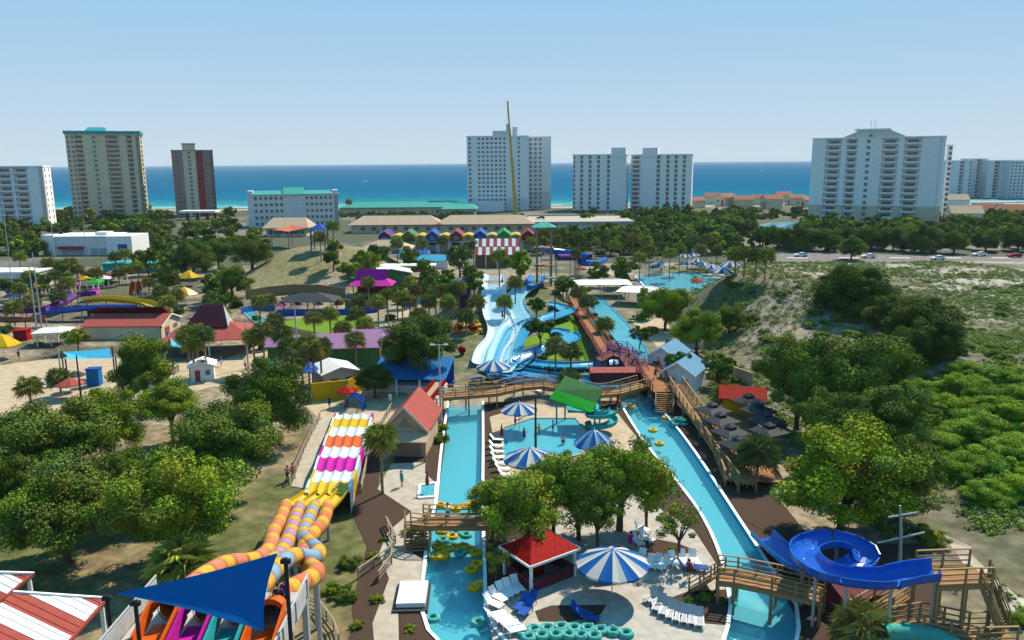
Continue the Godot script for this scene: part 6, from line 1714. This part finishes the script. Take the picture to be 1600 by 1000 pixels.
func boats() -> void:
	for q in [[570, 284, 0.4, "small white motor boat far out on the sea left of the tallest hotel"], [1190, 268, -0.5, "tiny white boat near the sea horizon above the peach houses"]]:
		var t := thing("boat", q[3], "boat", P(q[0], q[1], -0.3), q[2])
		var h := MB.new()
		h.plate([Vector3(-5, 1.4, -1.5), Vector3(3, 1.6, -1.5), Vector3(6, 1.9, 0), Vector3(3, 1.6, 1.5), Vector3(-5, 1.4, 1.5)], Vector3(0, -1.8, 0))
		part(t, "hull", h, M.white)
		box_part(t, "cabin", Vector3(-2, 1.5, -1), Vector3(1.5, 3.2, 1), "white")
		box_part(t, "windscreen", Vector3(1.5, 2.0, -0.9), Vector3(1.56, 3.0, 0.9), "glass")
func cars() -> void:
	var body := MB.new()
	var prof := [Vector2(-2.2, 0.35), Vector2(-2.25, 0.75), Vector2(-1.9, 0.95), Vector2(-0.95, 1.0), Vector2(-0.3, 1.45), Vector2(1.1, 1.48), Vector2(1.9, 1.0), Vector2(2.2, 0.9), Vector2(2.25, 0.4)]
	for i in prof.size():
		var a: Vector2 = prof[i]; var b: Vector2 = prof[(i + 1) % prof.size()]
		var wa := 0.88 if a.y < 1.1 else 0.7; var wb := 0.88 if b.y < 1.1 else 0.7
		body.quad(Vector3(a.x, a.y, wa), Vector3(b.x, b.y, wb), Vector3(b.x, b.y, -wb), Vector3(a.x, a.y, -wa))
		for s in [-1, 1]: body.tri(Vector3(0.2, 0.8, 0.88 * s), Vector3(a.x, a.y, wa * s), Vector3(b.x, b.y, wb * s))
	var bm := body.mesh()
	var glass := MB.new().slab([Vector3(-0.9, 1.04, 0.66), Vector3(-0.34, 1.44, 0.6), Vector3(-0.34, 1.44, -0.6), Vector3(-0.9, 1.04, -0.66)], 0.0).slab([Vector3(1.82, 1.06, 0.66), Vector3(1.14, 1.47, 0.6), Vector3(1.14, 1.47, -0.6), Vector3(1.82, 1.06, -0.66)], 0.0)
	for s in [-1, 1]: glass.quad(Vector3(-0.75, 1.06, 0.84 * s), Vector3(1.6, 1.06, 0.84 * s), Vector3(1.05, 1.42, 0.745 * s), Vector3(-0.28, 1.4, 0.745 * s))
	var gm := glass.mesh()
	var wm := MB.new().rod(Vector3(0, 0.32, -0.1), Vector3(0, 0.32, 0.1), 0.32, 12).mesh()
	var n := 0
	for q in [[1251, 401, "light_grey", "silver"], [1357, 403, "white", "white"], [1530, 400, "white", "white"], [1585, 402, "red", "red"], [1145, 406, "white", "white"], [1465, 406, "light_grey", "silver"], [1298, 392, "charcoal", "dark"], [1370, 392, "charcoal", "dark"], [1340, 391, "white", "white"], [1120, 384, "white", "white"], [1130, 388, "charcoal", "dark"], [1100, 380, "light_grey", "silver"], [360, 360, "white", "white"], [372, 356, "charcoal", "dark"], [348, 364, "red", "red"], [845, 342, "charcoal", "dark"]]:
		var t := thing("car", "%s car on the road and parking lots beyond the park" % q[3], "car", P(q[0], q[1], 0.06 if n < 15 else 4.0), R(-0.15, 0.15), "%s cars beyond the park" % q[3])
		part(t, "body", bm, M[q[2]])
		part(t, "glazing", gm, M.glass)
		for x in [-1.4, 1.4]:
			for z in [-0.8, 0.8]: part(t, "wheel", wm, M.dark).position = Vector3(x, 0, z)
		for z in [-0.6, 0.6]: part(t, "headlight", MB.new().box(Vector3(-2.24, 0.7, z), Vector3(0.06, 0.16, 0.3)), M.white)
		n += 1

# ---------- people: tapered capsules joined smoothly, meshed as surface nets
func net(bones: Array, cell: float, blend := 0.05) -> ArrayMesh:   # bones: [a, b, ra, rb]
	var lo := Vector3.ONE * 1e9; var hi := -lo
	for b in bones:
		for k in 2:
			lo = lo.min(b[k] - Vector3.ONE * (b[k + 2] + cell * 2)); hi = hi.max(b[k] + Vector3.ONE * (b[k + 2] + cell * 2))
	var nx := int((hi.x - lo.x) / cell) + 2; var ny := int((hi.y - lo.y) / cell) + 2; var nz := int((hi.z - lo.z) / cell) + 2
	var f := PackedFloat32Array()
	f.resize(nx * ny * nz)
	f.fill(9.0)
	for b in bones:
		var a: Vector3 = b[0]; var ab: Vector3 = b[1] - b[0]
		var pad: float = maxf(b[2], b[3]) + blend + cell * 2
		var l: Vector3 = ((b[0].min(b[1]) - Vector3.ONE * pad - lo) / cell).floor().max(Vector3.ZERO); var h: Vector3 = ((b[0].max(b[1]) + Vector3.ONE * pad - lo) / cell).ceil()
		for x in range(int(l.x), mini(int(h.x), nx)):
			for y in range(int(l.y), mini(int(h.y), ny)):
				for z in range(int(l.z), mini(int(h.z), nz)):
					var p := lo + Vector3(x, y, z) * cell
					var t := clampf((p - a).dot(ab) / maxf(ab.length_squared(), 1e-6), 0, 1)
					var d := (p - a - ab * t).length() - lerpf(b[2], b[3], t)
					var i := (x * ny + y) * nz + z
					var e := f[i]
					var k := maxf(blend - absf(e - d), 0.0) / blend
					f[i] = minf(e, d) - k * k * blend * 0.25
	var m := MB.new()
	var vert := {}
	var corner := []
	for c in 8: corner.append(Vector3i(c & 1, (c >> 1) & 1, (c >> 2) & 1))
	for x in nx - 1:
		for y in ny - 1:
			for z in nz - 1:
				var s := Vector3.ZERO; var k := 0; var v8 := []
				for c in corner: v8.append(f[((x + c.x) * ny + y + c.y) * nz + z + c.z])
				for i in 8:
					for j in [1, 2, 4]:
						if i & j == 0 and (v8[i] < 0) != (v8[i | j] < 0):
							s += Vector3(corner[i]).lerp(Vector3(corner[i | j]), v8[i] / (v8[i] - v8[i | j])); k += 1
				if k: vert[Vector3i(x, y, z)] = lo + (Vector3(x, y, z) + s / k) * cell
	var grad := func(p: Vector3) -> Vector3:
		var q := ((p - lo) / cell).round()
		var g := Vector3.ZERO
		var i := (int(q.x) * ny + int(q.y)) * nz + int(q.z)
		return Vector3(f[i + ny * nz] - f[i - ny * nz], f[i + nz] - f[i - nz], f[i + 1] - f[i - 1]).normalized()
	for c in vert:
		for ax in 3:
			var e: Vector3i = [Vector3i(1, 0, 0), Vector3i(0, 1, 0), Vector3i(0, 0, 1)][ax]
			var u: Vector3i = [Vector3i(0, 1, 0), Vector3i(0, 0, 1), Vector3i(1, 0, 0)][ax]
			var w: Vector3i = [Vector3i(0, 0, 1), Vector3i(1, 0, 0), Vector3i(0, 1, 0)][ax]
			var i: int = (c.x * ny + c.y) * nz + c.z
			var j: int = ((c.x + e.x) * ny + c.y + e.y) * nz + c.z + e.z
			if (f[i] < 0) == (f[j] < 0): continue
			if not (vert.has(c - u) and vert.has(c - w) and vert.has(c - u - w)): continue
			var q := [vert[c], vert[c - u], vert[c - u - w], vert[c - w]]
			var nn := []
			for p in q: nn.append(grad.call(p))
			m.tri_s(q[0], q[1], q[2], nn[0], nn[1], nn[2]); m.tri_s(q[0], q[2], q[3], nn[0], nn[2], nn[3])
	return m.mesh()
func people() -> void:
	var V := func(x: float, y: float, z: float) -> Vector3: return Vector3(x, y, z)
	var head := [[V.call(0, 1.6, 0), V.call(0, 1.66, 0.01), 0.085, 0.1], [V.call(0, 1.42, 0), V.call(0, 1.56, 0), 0.055, 0.055], [V.call(0, 1.6, 0.1), V.call(0, 1.62, 0.11), 0.02, 0.015], [V.call(0.1, 1.62, 0), V.call(0.1, 1.64, 0), 0.02, 0.02], [V.call(-0.1, 1.62, 0), V.call(-0.1, 1.64, 0), 0.02, 0.02]]
	var torso := [[V.call(-0.15, 1.38, 0), V.call(0.15, 1.38, 0), 0.08, 0.08], [V.call(0, 1.3, 0), V.call(0, 1.05, 0.01), 0.15, 0.12], [V.call(-0.07, 0.95, 0), V.call(0.07, 0.95, 0), 0.13, 0.13]]
	var poses := []
	for k in 3:
		var b: Array = head + torso
		for s in [-1, 1]:
			var sw: float = [0.0, 0.16, 0.05][k] * s
			var kn: Vector3 = V.call(s * 0.11, 0.5, sw * 0.8 + 0.02)
			var an: Vector3 = V.call(s * 0.12, 0.09, sw - (0.08 if k == 1 and s < 0 else 0.0))
			b += [[V.call(s * 0.1, 0.92, 0), kn, 0.09, 0.06], [kn, an, 0.058, 0.04], [an + Vector3(0, -0.04, -0.03), an + Vector3(0, -0.05, 0.15), 0.04, 0.03]]
			var el: Vector3 = V.call(s * 0.27, 1.1, -sw * 0.6) if k < 2 else V.call(s * 0.36, 1.25, 0.12)
			var wr: Vector3 = V.call(s * 0.28, 0.86, 0.08 - sw * 0.8) if k < 2 else V.call(s * 0.34, 1.5, 0.2)
			b += [[V.call(s * 0.19, 1.38, 0), el, 0.05, 0.04], [el, wr, 0.038, 0.028]]
			var hd := (wr - el).normalized()
			for fi in 5: b.append([wr + hd * 0.03, wr + hd * (0.13 + 0.01 * (2 - absi(fi - 2))) + Vector3(0, 0, (fi - 2) * 0.018), 0.018, 0.009])
		poses.append(net(b, 0.026, 0.04))
	var suit := net([[Vector3(-0.07, 0.95, 0), Vector3(0.07, 0.95, 0), 0.142, 0.142], [Vector3(0.1, 0.92, 0), Vector3(0.11, 0.66, 0.01), 0.105, 0.1], [Vector3(-0.1, 0.92, 0), Vector3(-0.11, 0.66, 0.01), 0.105, 0.1]], 0.03, 0.03)
	var shirt := net([[Vector3(-0.15, 1.38, 0), Vector3(0.15, 1.38, 0), 0.092, 0.092], [Vector3(0, 1.3, 0), Vector3(0, 1.0, 0.01), 0.165, 0.14], [Vector3(0.19, 1.37, 0), Vector3(0.24, 1.22, 0), 0.065, 0.065], [Vector3(-0.19, 1.37, 0), Vector3(-0.24, 1.22, 0), 0.065, 0.065]], 0.03, 0.03)
	var hair := net([[Vector3(0, 1.69, -0.02), Vector3(0, 1.7, 0.02), 0.1, 0.09], [Vector3(0, 1.6, -0.05), Vector3(0, 1.66, -0.05), 0.075, 0.09]], 0.025, 0.03)
	rng.seed = 3
	var n := 0
	for q in [[450, 752, 0.06, "blue", "", "person in blue shorts standing beside the rainbow lane start"], [458, 748, 0.06, "charcoal", "roof_red", "person in coral shirt beside the rainbow lane start"], [819, 690, -0.2, "purple", "purple", "person in purple swimwear wading in the middle pool"], [864, 678, -0.3, "charcoal", "", "person in dark shorts standing in the middle pool"], [842, 683, -0.4, "yellow", "", "person in yellow shorts wading near the pool centre"], [818, 652, 0.06, "red", "", "person in red shorts under the parasol at the pool head"], [346, 572, 0.05, "white", "blue", "person in blue shirt walking past the white kiosk"], [384, 578, 0.05, "charcoal", "white", "person in white shirt beside the slim brown pole"], [541, 644, 0.06, "blue", "red", "person in red shirt near the small red parasol"], [447, 955, 10.9, "charcoal", "purple", "attendant in dark purple shirt on the slide tower"], [437, 962, 10.9, "blue", "charcoal", "attendant in black shirt beside the orange slide entry"], [1076, 905, 0.06, "maroon", "brick_red", "person in dark red shirt beside the bridge steps"], [640, 628, 0.06, "pink", "pink", "person in pink at the blue metal roof stand"], [515, 638, 0.06, "charcoal", "charcoal", "person in black by the yellow wall"], [30, 562, 0.05, "charcoal", "charcoal", "person in black beside the left play pool"], [104, 592, 0.05, "brick_red", "amber", "person in orange shirt on the sandy plaza"], [705, 500, 0.06, "blue", "", "person in blue shorts at the splash pool"], [610, 632, 0.06, "white", "white", "person in white near the coral roof"], [805, 668, 0.0, "red", "", "person in red shorts at the shallow pool rim"], [880, 700, -0.4, "blue", "", "person in blue shorts wading beside the teal slide"], [745, 613, 2.0, "charcoal", "yellow", "person in yellow shirt crossing the boardwalk"], [905, 609, 1.6, "red", "white", "person in white shirt and red shorts on the boardwalk"], [1024, 592, 2.0, "charcoal", "roof_red", "person in coral shirt on the orange river deck"], [700, 815, 2.0, "blue", "white", "person in white shirt on the near river bridge"], [628, 760, 0.06, "turquoise", "turquoise", "person in turquoise beside the leaning palm"], [735, 535, 0.06, "yellow", "", "person in yellow shorts on the playground"], [985, 860, 0.06, "magenta", "magenta", "person in magenta swimwear by the island loungers"]]:
		var p := P(q[0], q[1], q[2])
		var t := thing("person", q[5], "person", p, R(0, TAU))
		part(t, "body", poses[n % 3], M.skin)
		part(t, "shorts", suit, M[q[3]])
		if q[4]: part(t, "shirt", shirt, M[q[4]])
		part(t, "hair", hair, M.hair)
		n += 1

func _ready() -> void:
	noise.seed = 7; noise.frequency = 0.01; noise.fractal_octaves = 4
	noise2.seed = 19; noise2.frequency = 0.01; noise2.fractal_octaves = 3
	cb = Basis(Vector3.RIGHT, deg_to_rad(-11.16)) * Basis(Vector3.BACK, deg_to_rad(-0.43))
	var cam := Camera3D.new()
	cam.name = "camera"
	cam.transform = Transform3D(cb, EYE)
	cam.fov = rad_to_deg(2.0 * atan(500.0 / F))
	cam.near = 0.5; cam.far = 40000.0
	add_child(cam)
	var env := Environment.new()
	var sky := Sky.new()
	var sm := ProceduralSkyMaterial.new()
	sm.sky_top_color = Color(0.072, 0.295, 0.52).linear_to_srgb()
	sm.sky_horizon_color = Color(0.375, 0.445, 0.5).linear_to_srgb()
	sm.sky_curve = 0.15
	sm.ground_horizon_color = Color(0.4, 0.5, 0.56).linear_to_srgb()
	sm.ground_bottom_color = Color(0.2, 0.2, 0.17).linear_to_srgb()
	sm.sun_angle_max = 2.0
	sky.sky_material = sm
	env.background_mode = Environment.BG_SKY
	env.sky = sky
	env.tonemap_mode = Environment.TONE_MAPPER_LINEAR
	env.tonemap_exposure = 1.65
	env.sdfgi_enabled = true; env.ssao_enabled = true; env.ssil_enabled = true
	env.fog_enabled = true
	env.fog_density = 0.00005
	env.fog_light_color = Color(0.62, 0.72, 0.82).linear_to_srgb()
	var we := WorldEnvironment.new()
	we.name = "environment"
	we.environment = env
	add_child(we)
	var sun := DirectionalLight3D.new()
	sun.name = "sun"
	var to_sun := Vector3(sin(deg_to_rad(36)) * cos(deg_to_rad(46)), sin(deg_to_rad(46)), -cos(deg_to_rad(36)) * cos(deg_to_rad(46)))
	sun.transform.basis = basis_to(to_sun)
	sun.light_energy = 1.6
	sun.light_color = Color(1.0, 0.95, 0.87)
	sun.light_angular_distance = 0.5
	sun.shadow_enabled = true
	add_child(sun)
	materials()
	build_setting()
	plants()
	far_buildings()
	mid_park()
	rainbow_slide()
	near_park()
	trees()
	scatter()
	boats()
	cars()
	people()
